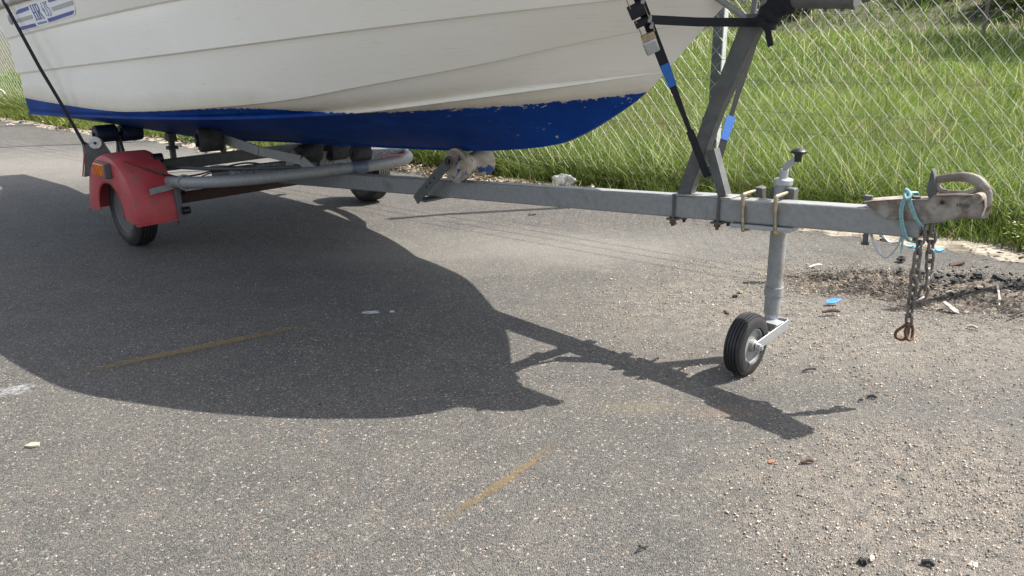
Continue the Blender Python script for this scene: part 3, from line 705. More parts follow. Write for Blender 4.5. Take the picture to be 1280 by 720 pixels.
# keel roller on the drawbar with its slotted bracket
KR = (1.865,0,.536)
b = MB()
b.lathe([(-.075,.014),(-.060,.022),(-.070,.050),(-.092,.068),(-.089,.075),(-.074,.076),(-.030,.050),(-.008,.036),(.008,.036),(.030,.050),(.074,.064),(.090,.062),(.092,.054),(.060,.022),(.070,.014)], KR, (0,1,0), 40)
b.build('keel_roller', roll_tan, tr)
def slotbar(y):
    b = MB(); A = Vector((1.835,y,.555)); B = Vector((1.595,y,.352)); d = (B-A).normalized(); n_ = Vector((-d.z,0,d.x)); 
    b.bar(A, B, .006, .044); b.bar(A+d*.0-n_*.0, B, .004, .044) if False else None
    b.lathe([(-.003,0),(-.003,.0225),(.003,.0225),(.003,0)], A, (0,1,0), 18)
    return b
sb = slotbar(-.100).build('roller_bracket', galv_dark, tr); sb2 = slotbar(.100).build('roller_bracket', galv_dark, tr)
b = MB(); A = Vector((1.835,-.1035,.555)); d = (Vector((1.595,0,.352))-Vector((1.835,0,.555))).normalized()
b.lathe([(0,.012),(.010,.012),(.010,.007),(.014,0)], A, (0,-1,0), 6)
b.build('bracket_bolt', black_pl, tr)
for q in (.13,.17,.205): b = MB(); b.lathe([(-.002,.006),(.0015,.006),(.0015,0)], A+d*q, (0,-1,0), 10); b.build('slot_hole', black_pl, tr)
b = MB(); b.bar((1.64,-.106,BZ(1.64)-.045),(1.64,.106,BZ(1.64)-.045), .06, .010); b.build('clamp_plate', galv_dark, tr)
# winch post
b = MB(); b.prism([(2.938,.535),(2.990,.541),(3.088,.828),(3.205,1.085),(3.235,1.13),(3.160,1.13),(3.130,1.077),(3.033,.824)], -.020, .020); b.build('winch_post', galv_dark, tr, bev=.004)
b = MB(); b.bar((3.122,-.012,.558),(3.066,-.012,.705), .034, .032, (1,0,0)); b.build('post_brace', galv_dark, tr)
b = MB(); b.bar((2.93,0,BZ(2.93)+.042),(3.155,0,BZ(3.155)+.042), .074, .005); b.build('post_base_plate', galv, tr, bev=.002)
for x_ in (2.94, 3.115):
    b = MB(); z_ = BZ(x_)
    b.tube([(x_,-.036,z_+.045),(x_,-.036,z_-.05)], .005, 8); b.tube([(x_,.036,z_+.045),(x_,.036,z_-.05)], .005, 8); b.bar((x_-.02,0,z_-.044),(x_+.02,0,z_-.042), .095, .006); b.build('post_clamp', galv_dark, tr)
    for s_ in (-.036,.036): b = MB(); b.lathe([(0,0),(0,.011),(.010,.011),(.010,.006),(.020,.006),(.020,0)], (x_,s_,z_-.047), (0,0,-1), 6); b.build('clamp_nut', rust, tr)
# bow stop: black rubber boot, arm and V-braces
b = MB(); b.tube(smoothpath([(3.212,0,1.098),(3.230,0,1.128),(3.258,0,1.156),(3.300,0,1.166)],6), [.033+.003*math.sin(i*1.3) for i in range(19)], 18, flat=1.1); b.build('bow_stop_boot', webbing, tr)
b = MB(); b.tube([(3.27,0,1.166),(3.478,0,1.160)], .0235, 20); b.tube([(3.474,0,1.160),(3.490,0,1.160)], .0255, 20)
for x_ in (3.33,3.40,3.45): b.lathe([(0,.006),(.008,.006),(.008,0)], (x_,0,1.139), (0,0,-1), 8)
b.build('winch_arm', galv_dark, tr)
b = MB(); b.tube([(3.16,-.01,1.115),(3.07,-.05,1.18),(2.98,-.07,1.27)], .010, 10); b.build('bow_brace', galv, tr); b = MB(); b.tube([(3.165,.01,1.12),(3.15,.05,1.20),(3.14,.07,1.30)], .010, 10); b.build('bow_brace', galv, tr)
b = MB(); b.tube([(3.02,.0,.80),(3.02,.045,.80)], .009, 8); b.build('post_bolt', galv_dark, tr)

b = MB(); b.prism([(3.19,1.19),(3.478,1.19),(3.492,1.26),(3.472,1.345),(3.40,1.45),(3.24,1.40)], -.045, .045); b.build('winch_housing', galv_dark, tr, bev=.005); b = MB(); b.lathe([(-.045,.055),(.045,.055),(.045,0)], (3.39,0,1.26), (0,1,0), 24); b.tube([(3.39,-.05,1.26),(3.39,-.13,1.26)], .010, 10); b.build('winch', galv_dark, tr)
# jockey clamp on the drawbar
JX, JY = 3.285, .068
def bz(x, dy, dz): return (x, dy, BZ(x)+dz)
for x_ in (3.205, 3.318):
    b = MB(); r_ = .0062
    pts = smoothpath([bz(x_,.085,.058), bz(x_,-.030,.058), bz(x_,-.040,.050), bz(x_+.004,-.041,-.01), bz(x_+.008,-.041,-.052), bz(x_+.008,-.03,-.060), bz(x_+.008,.08,-.060)], 5)
    b.tube(pts, r_, 10); ub = b.build('clamp_u_bolt', yzinc, tr)
    b = MB(); b.lathe([(-.006,0),(-.006,.013),(.010,.013),(.010,0)], bz(x_,.078,.058), (0,1,0), 6); b.build('nut', galv_dark, ub)
b = MB(); b.bar(bz(3.165,.0,-.047), bz(3.375,.0,-.047), .085, .014); b.build('clamp_plate', galv_new, tr, bev=.002)
b = MB(); b.box(bz(JX,.060,.045), (.075,.010,.05)); b.box(bz(3.215,.052,.05),(.03,.03,.04)); b.box(bz(3.325,.052,.05),(.03,.03,.045)); b.build('clamp_jaw', galv_dark, tr, bev=.003)

# jockey wheel: its own thing, clamped on the trailer
jk = tempty('jockey_wheel', label='ribbed black jockey wheel on a grey steel tube clamped to the trailer drawbar', cat='jockey wheel')
b = MB(); b.tube([(JX,JY,.16),(JX,JY,.61)], .0268, 28); b.lathe([(0,.031),(.03,.031),(.03,.0285)], (JX,JY,.225), (0,0,1), 28); b.build('outer_tube', galv, jk)
b = MB(); b.lathe([(0,.0305),(.018,.0305),(.021,.022),(.021,0)], (JX,JY,.602), (0,0,1), 28); b.build('tube_cap', galv_new, jk, bev=.002)
b = MB(); b.tube([(JX,JY,.10),(JX,JY,.165)], .0235, 24); b.build('inner_tube', galv_new, jk)
b = MB(); b.tube([(JX,JY,.62),(JX,JY,.652)], .014, 14); b.bar((JX-.004,JY,.653),(JX+.040,JY-.006,.690), .022, .007, (0,1,0)); b.build('crank', galv_new, jk, bev=.002)
b = MB(); b.lathe([(0,.0),(0,.011),(.020,.012),(.024,.016),(.028,.0255),(.034,.0255),(.040,.018),(.044,0)], (JX+.046,JY-.006,.682), (0,0,1), 24); b.build('knob', black_pl, jk)
# wheel trails towards the camera side (axis along the trailer)
WC = (JX+.012, JY-.185, .104)
b = MB(); prof = [(-.020,.055),(-.030,.062),(-.031,.080),(-.027,.092)]
for i in range(5):
    a = -.0255+i*.0102; prof += [(a+.0004,.1000+.004*math.sin(math.pi*(i+.5)/5)),(a+.0072,.1000+.004*math.sin(math.pi*(i+.5)/5)),(a+.0078,.0945+.004*math.sin(math.pi*(i+.5)/5)),(a+.0098,.0945+.004*math.sin(math.pi*(i+.5)/5))]
prof += [(.027,.092),(.031,.080),(.030,.062),(.020,.055)]
b.lathe(prof, WC, (1,0,0), 52, closed=True); jw = b.build('wheel', rubber2, jk)
b = MB(); b.lathe([(.018,.056),(.026,.058),(.024,.052),(.004,.044),(.002,.022),(.030,.020),(.034,.016),(.034,0)], WC, (1,0,0), 32); b.lathe([(.018,.056),(.024,.058),(.024,.052),(.004,.044),(.002,.018),(.030,.016),(.030,0)], WC, (-1,0,0), 32); b.build('rim', galv, jw)
b = MB(); b.lathe([(0,.012),(.012,.012),(.012,.007),(.018,.007),(.018,0)], (WC[0]+.040,WC[1],WC[2]), (1,0,0), 6); b.lathe([(-.042,.006),(.042,.006),(.042,0)], WC, (1,0,0), 10); b.build('axle_nut', galv_new, jk)
b = MB()
for s_ in (-1,1):
    xx = WC[0]+s_*.038
    b.bar((xx,WC[1]-.012,WC[2]), (xx-s_*.010 if False else xx,JY+.026,.125), .004, .034)
b.bar((WC[0]-.036,JY+.024,.125),(WC[0]+.036,JY+.024,.125), .004, .036)
b.bar((WC[0]-.038,JY-.03,.141),(WC[0]+.038,JY-.03,.141), .05, .004)
b.build('fork', galv_new, jk, bev=.0015)

# coupling head --------------------------------------------------------
cpz = lambda x: BZ(x)
cp_ = tempty('coupling_head', label='rusty cast tow coupling with a looped pull handle at the front end of the drawbar', cat='tow hitch')
body = [(3.587,.603),(3.691,.625),(3.72,.625),(3.761,.631),(3.773,.645),(3.84,.655),(3.881,.661),(3.898,.655),(3.903,.63),(3.899,.602),(3.887,.597),(3.851,.595),(3.803,.575),(3.756,.562),(3.727,.567),(3.658,.562),(3.61,.587)]
b = MB(); N = len(body); rows = []
for y_, k_, cz in ((-.033,.90,.6),(-.040,.985,.6),(-.038,1.0,.6),(.038,1.0,.6),(.040,.985,.6),(.033,.90,.6)):
    rows.append([((x-3.74)*(1-(1-k_)*.3)+3.74, y_*(1-max(0,x-3.85)*3.0), (z-.607)*k_+.607) for x, z in body])
V = [p for r_ in rows for p in r_]; Fc = [tuple(range(N)), tuple(range(5*N,6*N))]
for i in range(5): Fc += [(i*N+k, i*N+(k+1)%N, (i+1)*N+(k+1)%N, (i+1)*N+k) for k in range(N)]
b.add(V, Fc); b.build('coupling_body', rusty, cp_, bev=.003)
# ball socket drooping under the nose
b = MB(); b.lathe([(.0,.0),(.0,.030),(-.02,.034),(-.045,.033),(-.045,.027),(-.02,.028)], (3.868,0,.640), (0,0,1), 28); b.build('ball_socket', rusty, cp_)
hp = smoothpath([(3.760,0,.681),(3.796,0,.692),(3.832,0,.698),(3.860,0,.694),(3.880,0,.678),(3.892,0,.657),(3.894,0,.628),(3.890,0,.598)], 5)
b = MB(); b.tube(hp, [.0062+.0035*min(1,i/22) for i in range(len(hp))], 12, flat=1.7)
b.tube(smoothpath([(3.765,0,.676),(3.772,0,.660),(3.790,0,.651),(3.832,0,.652),(3.868,0,.662),(3.884,0,.668)],5), .0048, 10, flat=1.8)
b.build('pull_handle', rusty, cp_)
b = MB(); b.prism([(3.746,.654),(3.751,.700),(3.753,.714),(3.760,.700),(3.768,.672),(3.772,.642),(3.755,.631)], -.014, .014); b.build('latch_plate', galv_dark, cp_, bev=.002)
b = MB(); b.lathe([(-.046,.0),(-.046,.014),(.046,.014),(.046,0)], (3.884,0,.652), (0,1,0), 14); b.build('handle_pivot', rusty, cp_, bev=.002)
b = MB()
b.lathe([(0,.013),(.012,.013),(.012,0)], (3.592,-.012,.606), (0,0,1), 6); b.build('coupling_bolt', galv_dark, cp_)
b = MB(); b.lathe([(0,.012),(.010,.012),(.010,0)], (3.722,-.008,.622), (0,0,1), 6); b.build('coupling_bolt', galv_dark, cp_)
b = MB(); b.tube([(3.800,-.0405,.630),(3.800,-.042,.630)], .006, 12); b.build('indicator_hole', char, cp_)
b = MB()                    # faint raised casting lettering on the side, unreadable in the photograph
for i in range(5): b.box((3.838+.0065*i,-.0395,.628+.0012*(i%2)), (.003,.003,.011 if i%2 else .008))
b.build('cast_lettering', galv_dark, cp_)['kind'] = 'stuff'
b = MB(); b.lathe([(0,.008),(-.034,.008),(-.034,.012),(-.04,.012),(-.04,0)], (3.597,-.012,BZ(3.6)-.035), (0,0,1), 8); b.build('through_bolt', galv_dark, cp_)
# hanging loops under the drawbar nose
b = MB(); b.ribbon(smoothpath([(3.612,-.02,.510),(3.635,-.028,.475),(3.668,-.03,.448),(3.692,-.028,.478),(3.700,-.02,.515)],6), .014, .003, (0,1,0)); b.build('hanging_loop', galv_new, cp_); b = MB(); b.ribbon(smoothpath([(3.620,.01,.510),(3.645,.015,.490),(3.662,.02,.482),(3.690,.015,.492),(3.702,.01,.512)],6), .014, .003, (0,1,0)); b.build('hanging_loop', galv_new, cp_)

# safety chain ----------------------------------------------------------
ch = tempty('safety_chain', label='dark steel safety chain hanging in two strands below the tow coupling', cat='chain')
def link_mesh():
    b = MB(); pts = []
    l, w_ = .0150, .0105
    for k in range(16):
        a = 2*math.pi*k/16; pts.append((w_*math.cos(a), 0, l*math.copysign(1,math.sin(a))*.55*(1 if abs(math.sin(a))>.01 else 0)+w_*math.sin(a)))
    b.tube(pts, .0044, 8, closed=True); return b
lm = link_mesh().build('link', chainm, ch)
def strand(pts, first=None, pitch=.0275):
    P = smoothpath(pts, 12); ds = [0]
    for i in range(1, len(P)): ds.append(ds[-1]+(P[i]-P[i-1]).length)
    n_ = int(ds[-1]/pitch)
    for k in range(n_+1):
        q = k*pitch; i = max(j for j in range(len(ds)) if ds[j] <= q+1e-9); i = min(i, len(P)-2)
        f = (q-ds[i])/(ds[i+1]-ds[i]); c = P[i].lerp(P[i+1], f); d = (P[i+1]-P[i]).normalized()
        o = lm if (first and k == 0) else lm.copy()
        if o is not lm: scene.collection.objects.link(o)
        o.parent = ch; rot = d.to_track_quat('Z','Y').to_matrix().to_4x4() @ Matrix.Rotation((k%2)*math.pi/2+.55+random.uniform(-.12,.12), 4, 'Z')
        o.matrix_local = Matrix.Translation(c) @ rot
strand([(3.752,-.012,.545),(3.750,-.02,.47),(3.751,-.02,.39),(3.750,-.015,.30),(3.749,-.01,.262)], True)
strand([(3.768,.012,.545),(3.772,.014,.48),(3.776,.014,.40),(3.770,.006,.345),(3.760,-.012,.33)])
b = MB(); b.tube(smoothpath([(3.750,-.012,.262),(3.738,-.018,.248),(3.722,-.022,.228),(3.724,-.022,.211),(3.742,-.020,.208),(3.752,-.016,.222),(3.752,-.012,.250)],5), .0045, 9); b.tube(smoothpath([(3.755,-.03,.262),(3.751,-.035,.24),(3.756,-.025,.215),(3.762,-.008,.212),(3.760,.0,.238),(3.755,-.01,.262)],5), .0045, 9)
b.build('shackle', rust, ch)
# twine
tw = tempty('twine_loop', label='pale teal twine knotted round the drawbar behind the rusty coupling', cat='twine')
b = MB()
for dx, dy in ((0,0),(.004,-.002),(-.004,.001)):
    b.tube(smoothpath([(3.708+dx,-.043+dy,.640),(3.699+dx,-.046+dy,.610),(3.702+dx,-.047+dy,.572),(3.716+dx,-.046+dy,.530),(3.727+dx,-.035+dy,.508),(3.732+dx,.0,.500)],6), .0025, 6)
    b.tube(smoothpath([(3.709+dx,-.043+dy,.642),(3.724+dx,-.047+dy,.610),(3.740+dx,-.046+dy,.578),(3.756+dx,-.038+dy,.556)],6), .0025, 6)
    b.tube(smoothpath([(3.706+dx,-.043+dy,.643),(3.708+dx,0,.640),(3.706+dx,.045,.625),(3.712+dx,.045,.55),(3.730+dx,.0,.500)],6), .0024, 6)
b.build('strand', twinem, tw)
b = MB(); b.tube([(3.712,-.046,.520),(3.716,-.052,.490),(3.712,-.05,.470)], [.003,.003,.001], 6); b.build('loose_end', twinem, tw); b = MB()
b.tube(smoothpath([(3.709,-.04,.648),(3.703,-.05,.640),(3.712,-.055,.630),(3.717,-.045,.640),(3.708,-.042,.650),(3.700,-.046,.655)],5), .005, 8); b.build('knot', twinem, tw)

# ================================================================== BOAT
HB = {'D': [(-1.25,.85),(0,.83),(.6,.77),(1.2,.66),(1.8,.47),(2.3,.28),(2.6,.15),(2.86,0)],
 'C': [(-1.25,.857),(0,.85),(.6,.81),(1.2,.73),(1.8,.59),(2.3,.42),(2.7,.24),(3.02,0)],
 'B': [(-1.25,.88),(0,.875),(.6,.86),(1.2,.82),(1.8,.72),(2.3,.57),(2.7,.39),(3.13,0)],
 'A': [(-1.25,.905),(0,.9),(.6,.885),(1.2,.855),(1.8,.79),(2.3,.67),(2.7,.51),(3.24,0)],
 'G': [(-1.25,.93),(0,.93),(.6,.925),(1.2,.922),(1.84,.897),(2.3,.84),(2.7,.67),(3.0,.485),(3.2,.315),(3.33,.165),(3.39,0)]}
ZZ = {'D': [(-1.25,.635),(-.68,.657),(0,.688),(.62,.714),(1.22,.745),(1.73,.785),(2.09,.833),(2.4,.878),(2.6,.908),(2.82,.943),(2.86,.948)],
 'C': [(-1.25,.667),(0,.715),(.2,.727),(.94,.778),(1.51,.836),(1.88,.897),(2.36,.981),(2.68,1.050),(2.83,1.080),(3.02,1.11)],
 'B': [(-1.25,.878),(-.2,.945),(.39,.981),(1.41,1.051),(2.02,1.101),(2.47,1.141),(2.8,1.172),(3.13,1.21)],
 'A': [(-1.25,1.078),(-.62,1.124),(.05,1.168),(1.03,1.228),(2,1.275),(2.7,1.305),(3.24,1.33)],
 'G': [(-1.25,1.255),(-.7,1.288),(0,1.318),(1,1.350),(2,1.372),(3.0,1.405),(3.39,1.41)],
 'K': [(-1.25,.462),(-1.0,.461),(-.80,.437),(-.61,.432),(0,.480),(.41,.506),(1.11,.545),(1.82,.588),(2.12,.619),(2.38,.664),(2.50,.710),(2.617,.771),(2.774,.870),(2.86,.948)]}
def pchip(pts):
    x = np.array([p[0] for p in pts]); y = np.array([p[1] for p in pts]); h = np.diff(x); dl = np.diff(y)/h; m_ = np.zeros(len(x))
    for i in range(1, len(x)-1):
        if dl[i-1]*dl[i] > 0: w1, w2 = 2*h[i]+h[i-1], h[i]+2*h[i-1]; m_[i] = (w1+w2)/(w1/dl[i-1]+w2/dl[i])
    m_[0], m_[-1] = dl[0], dl[-1]*1.0
    def f(q):
        q = min(max(q, x[0]), x[-1]); i = min(int(np.searchsorted(x, q, 'right'))-1, len(h)-1); t = (q-x[i])/h[i]
        return float((2*t**3-3*t*t+1)*y[i]+(t**3-2*t*t+t)*h[i]*m_[i]+(-2*t**3+3*t*t)*y[i+1]+(t**3-t*t)*h[i]*m_[i+1])
    return f
HBf = {k: pchip(v) for k, v in HB.items()}; Zf = {k: pchip(v) for k, v in ZZ.items()}; HBf['K'] = lambda x: 0.0
XE = {k: HB[k][-1][0] for k in HB}; XE['K'] = 2.86
XA = -1.20
def line_pt(k, t):
    x = XA+(XE[k]-XA)*t; 
    hb = HBf[k](x)
    return x, hb, Zf[k](x)
def stations(n=84): return [1-(1-i/n)**1.35 for i in range(n+1)]
def section(t):
    """half section, keel to sheer; strakes as small steps. returns list of (x,y,z) y>=0"""
    K, Dp, Cp, Bp, Ap, Gp = [line_pt(k, t) for k in 'KDCBAG']; out = []
    fade = min(1, max(0, (1-t)*9))
    def lerp(a, b, f): return tuple(a[i]+(b[i]-a[i])*f for i in range(3))
    def seg(a, b, fs, bulge=0):
        r_ = []
        for f in fs:
            p = lerp(a, b, f); r_.append((p[0], max(0, p[1]+bulge*4*f*(1-f)*fade), p[2]-abs(bulge)*2*f*(1-f)*fade*(0 if bulge>=0 else 0)))
        return r_
    def step(p, o=.017, dn=.011): # ridge: overhanging lip
        return [(p[0], max(0,p[1]-o*fade), p[2]-dn*fade), (p[0], p[1]+.001*fade, p[2])]
    keelw = (K[0], .018*fade, K[2]+.0)
    out += [(K[0],0,K[2]), keelw, (K[0], .026*fade, K[2]+.012*fade)]
    def ins(p, o): return (p[0], max(0, p[1]-o*(1+.4*t)*fade), p[2]-o*(.70-.55*t)*fade)
    oc = .002+.015*min(1, max(0, (t-.30)/.10))
    out += seg((K[0], .026*fade, K[2]+.012*fade), Dp, (.2,.4,.6,.8), -.012 if t > .6 else 0)
    # flat chine then up
    out += [(Dp[0], max(0,Dp[1]-.020*fade), Dp[2]-.006*fade), (Dp[0], Dp[1]+.012*fade, Dp[2]-.002), (Dp[0], Dp[1]+.010*fade, Dp[2]+.010*fade), (Dp[0], Dp[1]+.002*fade, Dp[2]+.016*fade)]
    out += seg(Dp, ins(Cp, oc), (.45,.8)) + [(Cp[0], max(0, Cp[1]-oc*1.25*fade), Cp[2]-oc*.12*fade), (Cp[0], Cp[1]+.001*fade, Cp[2])]
    out += seg(Cp, ins(Bp, .014), (.06,.5,.9), .004) + [ins(Bp, .014), (Bp[0], Bp[1]+.001*fade, Bp[2])]
    out += seg(Bp, ins(Ap, .014), (.06,.5,.9), .004) + [ins(Ap, .014), (Ap[0], Ap[1]+.001*fade, Ap[2])]
    out += seg(Ap, Gp, (.1,.5,.9), .004) + [Gp]
    return out
rows = [section(t) for t in stations()]; K = len(rows[0])
V = []; Fc = []
for s_ in (-1, 1):
    o0 = len(V); V += [(x, s_*y, z) for r_ in rows for x, y, z in r_]
    for i in range(len(rows)-1):
        for k in range(K-1):
            a, b_, c, d = o0+i*K+k, o0+(i+1)*K+k, o0+(i+1)*K+k+1, o0+i*K+k+1
            Fc.append((a,b_,c,d) if s_ < 0 else (a,d,c,b_))
boat = tempty('motor_boat', label='white fibreglass motor boat with worn blue bottom paint resting on the trailer', cat='boat')
NV = len(rows)*K
# transom
for k in range(K-1): Fc.append((k, k+1, NV+k+1, NV+k))
b = MB(); b.add(V, Fc)
me_o = b.build('hull', hull_m, boat, fix=False)
bm = bmesh.new(); bm.from_mesh(me_o.data); bmesh.ops.remove_doubles(bm, verts=bm.verts, dist=.0004); bmesh.ops.recalc_face_normals(bm, faces=bm.faces); bm.to_mesh(me_o.data); bm.free()
me_o.data.shade_smooth(); me_o.data.set_sharp_from_angle(angle=R(28))
# deck, coaming, rub rail (above the picture, they throw the shadow)
gx = [line_pt('G', t) for t in stations(60)]
V = [(x,-y*.985,z+.01) for x,y,z in gx]+[(x,y*.985,z+.01) for x,y,z in gx]; n_ = len(gx)
V += [(x,0,z+.045) for x,y,z in gx]
Fc = [(i,i+1,2*n_+i+1,2*n_+i) for i in range(n_-1)]+[(n_+i,2*n_+i,2*n_+i+1,n_+i+1) for i in range(n_-1)]
b = MB(); b.add(V, Fc); b.build('deck', deckm, boat)
b = MB(); rp = [Vector((x,-y-.006,z)) for x,y,z in gx]+[Vector((x,y+.006,z)) for x,y,z in reversed(gx[:-1])]
b.tube(rp, .022, 10, flat=1.0); b.build('rub_rail', mat('cream_rub_rail', (.50,.47,.42), .5, 0, var=((.34,.32,.29),8,.4,.65)), boat)
b = MB(); b.lathe([(0,.040),(.006,.038),(.010,.030),(.010,0)], (-.98,-.914,1.195), (0,-1,0), 28); b.build('side_vent', mat('grey_vent', (.24,.26,.27), .5), boat)
b = MB(); b.tube([(3.10,0,1.19),(3.13,0,1.18),(3.14,0,1.165)], .008, 8); b.build('bow_eye', galv_new, boat)
# decals: flat print a hair proud of the side
def side_y(x, z):
    a, g_ = (x, HBf['A'](x), Zf['A'](x)), (x, HBf['G'](x), Zf['G'](x)); f = (z-a[2])/(g_[2]-a[2]); f = min(max(f,0),1)
    return a[1]+(g_[1]-a[1])*f+.004*4*f*(1-f)
def decal(name, polys, M, off, parent=None):
    b = MB()
    for p in polys:
        pts = [(x, -side_y(x,z)-off, z) for x, z in p]; n_ = len(pts)
        b.add(pts+[(x,y+.0006,z) for x,y,z in pts], [tuple(range(n_)), tuple(reversed(range(n_,2*n_)))]+[(i,(i+1)%n_,(i+1)%n_+n_,i+n_) for i in range(n_)])
    return b.build(name, M, parent or boat, smooth=False)
bgp = [(-.866,1.207),(-.812,1.235),(-.54,1.262),(-.275,1.276),(.097,1.296),(.054,1.208),(.016,1.187),(-.20,1.169),(-.385,1.155),(-.64,1.134),(-.883,1.116),(-.902,1.129)]
dc = decal('name_decal', [bgp], stripe_white, .0022)
for q_ in [[(-.846,1.209),(-.802,1.229),(-.754,1.235),(-.597,1.245),(-.598,1.228),(-.758,1.214)], [(-.266,1.269),(-.263,1.255),(.079,1.278),(.083,1.291)], [(-.372,1.178),(.038,1.211),(.031,1.203),(-.003,1.192),(-.366,1.16)], [(-.88,1.141),(-.585,1.159),(-.57,1.143),(-.86,1.124),(-.877,1.132)]]: decal('stripe', [q_], stripe_blue, .0032, dc)
for q_ in [[(-.867,1.184),(-.584,1.202),(-.587,1.183),(-.869,1.165)], [(-.254,1.231),(.067,1.256),(.057,1.236),(-.244,1.214)]]: decal('grey_stripe', [q_], stripe_grey, .0032, dc)
def quadmap(q, u, v):   # q: TL TR BR BL
    a = [q[0][i]*(1-u)+q[1][i]*u for i in (0,1)]; c = [q[3][i]*(1-u)+q[2][i]*u for i in (0,1)]
    return (a[0]*(1-v)+c[0]*v, a[1]*(1-v)+c[1]*v)
def rect(x0, y0, x1, y1): return [(x0,y0),(x1,y0),(x1,y1),(x0,y1)]
def stroke(pts, w_):
    """polyline -> list of quads in letter space"""
    out = []
    for (a, b_), (c, d) in zip(pts[:-1], pts[1:]):
        L_ = math.hypot(c-a, d-b_); nx, ny = -(d-b_)/L_*w_/2, (c-a)/L_*w_/2; ex, ey = (c-a)/L_*w_*.3, (d-b_)/L_*w_*.3
        out.append([(a+nx-ex,b_+ny-ey),(c+nx+ex,d+ny+ey),(c-nx+ex,d-ny+ey),(a-nx-ex,b_-ny-ey)])
    return out
HRq = [(-.577,1.249),(-.441,1.258),(-.406,1.181),(-.544,1.172)]
Hh = [rect(.05,0,.15,1), rect(.34,0,.44,1), rect(.15,.46,.34,.53), rect(-.01,0,.22,.04), rect(.28,0,.50,.04), rect(-.01,.96,.22,1), rect(.28,.96,.50,1)]
Rr_ = [rect(.58,0,.68,1), rect(.51,0,.70,.04), rect(.51,.96,.74,1)]+stroke([(.68,.03),(.82,.03),(.92,.12),(.92,.38),(.82,.50),(.69,.50)], .07)+stroke([(.90,.14),(.90,.38)], .07)+stroke([(.76,.50),(.95,.97)], .09)+[rect(.86,.96,1.04,1)]
decal('letter', [[quadmap(HRq,u,v) for u, v in p] for p in Hh], stripe_blue, .0036, dc)
decal('letter', [[quadmap(HRq,u,v) for u, v in p] for p in Rr_], stripe_blue, .0036, dc)
Nq = [(-.398,1.256),(-.292,1.264),(-.276,1.192),(-.380,1.188)]
for dx, st_ in ((0, [(.12,0),(.0,.55),(.30,.60)]), (0, [(.16,.42),(.22,.95)]), (.36, [(.0,.05),(.22,.04),(.08,.38),(.26,.60),(.20,.90),(.02,.97)]), (.72, [(.24,.02),(.04,.06),(.04,.38),(.24,.50),(.24,.85),(.04,1.0)])):
    decal('numeral', [[quadmap(Nq,u+dx,v) for u, v in p] for p in stroke(st_, .05)], stripe_blue, .0036, dc)
Sq = [(-.545,1.163),(-.387,1.172),(-.39,1.159),(-.545,1.149)]
pp = []
for i in range(11):
    u = .02+i*.09; pp += [rect(u,.15,u+.018,.95)] + ([rect(u+.018,.15,u+.05,.32)] if i%3 != 1 else []) + ([rect(u+.018,.6,u+.05,.78)] if i%2 else [rect(u+.05,.3,u+.065,.9)])
decal('small_print', [[quadmap(Sq,u,v) for u, v in p] for p in pp], stripe_blue, .0036, dc)['kind'] = 'stuff'

# ================================================================== STRAPS
s1 = tempty('stern_tie_down_strap', label='black tie-down strap running over the stern quarter to the bracket behind the red mudguard', cat='strap')
b = MB(); b.ribbon([(-.96,-.90,1.35),(-.915,-.962,1.31),(-.901,-.960,1.287),(-.563,-.935,.926),(-.465,-.895,.749),(-.342,-.850,.524)], .019, .0026, (.75,.60,.1)); b.build('webbing', webbing, s1)
b = MB(); b.prism([(-.385,.535),(-.31,.525),(-.33,.40),(-.41,.36)], -.835, -.845); b.tube([(-.345,-.845,.53),(-.36,-.82,.38)], .006, 6); b.build('hook', black_pl, s1)
def bow_strap(s_, lab):
    e = tempty('bow_tie_down_strap', label=lab, cat='ratchet strap')
    A = Vector((3.055, s_*.036, .640)); G_ = Vector((2.985, s_*.565, 1.478)); P_ = lambda f: A.lerp(G_, f)
    d = (G_-A).normalized(); nn = Vector((.62, -.78, 0)); nn = (nn-d*nn.dot(d)).normalized(); wv = nn.cross(d)
    b = MB(); b.ribbon([P_(0), P_(.12), P_(.25), P_(.38), P_(.42), P_(.62), P_(.80), P_(.90), P_(.90)+Vector((-.06,-s_*.16,.01))], [.014,.013,.017,.026,.030,.030,.030,.030,.030], .0026, wv); b.build('webbing', webbing, e)
    b = MB(); b.ribbon([P_(-.03), P_(.08), P_(.16)], .024, .007, wv); b.build('stitched_loop', webbing, e)
    fa, fb = (.335, .415) if s_ < 0 else (.10, .19)
    b = MB(); b.ribbon([P_(fa)+nn*.002, P_(fb)+nn*.002], [.026,.031], .0050, wv); b.build('label_tag', tagblue, e)
    return e, P_, d, wv, nn
e, P_, d, wv, nn = bow_strap(-1, 'black ratchet strap with blue label and metal buckle in front of the bow')
M3 = Matrix((wv, nn, d)).transposed()
if wv.dot(Vector((.7,.7,0))) < 0: wv = -wv
def lp(f, a, b_): return P_(f-.078)+wv*(a-.016)+nn*b_
# ratchet: two side plates, webbing drum, lever
b = MB()
for s_ in (-.019, .019): b.bar(lp(.615, s_+.004, .012), lp(.735, s_+.0, .020), .003, .030, nn)
b.box(lp(.60,.0,.022), (.040,.014,.034), M3); b.build('buckle_frame', yzinc, e, bev=.003)
b = MB(); b.box(lp(.575,-.002,.026), (.042,.016,.042), M3); b.build('buckle_lever', galv_new, e, bev=.005)
b = MB(); b.tube([lp(.695,-.026,.020), lp(.695,.020,.020)], .021, 18); b.tube([lp(.655,-.022,.020), lp(.655,.020,.020)], .012, 14); b.build('webbing_roll', webbing, e)
b = MB()
for f, a in ((.735,.024),(.715,.026),(.655,.026),(.635,.024)): b = MB(); b.tube([lp(f,a,.010), lp(f,a-.006,.034)], .006, 8); b.build('ratchet_tooth', galv_new, e)
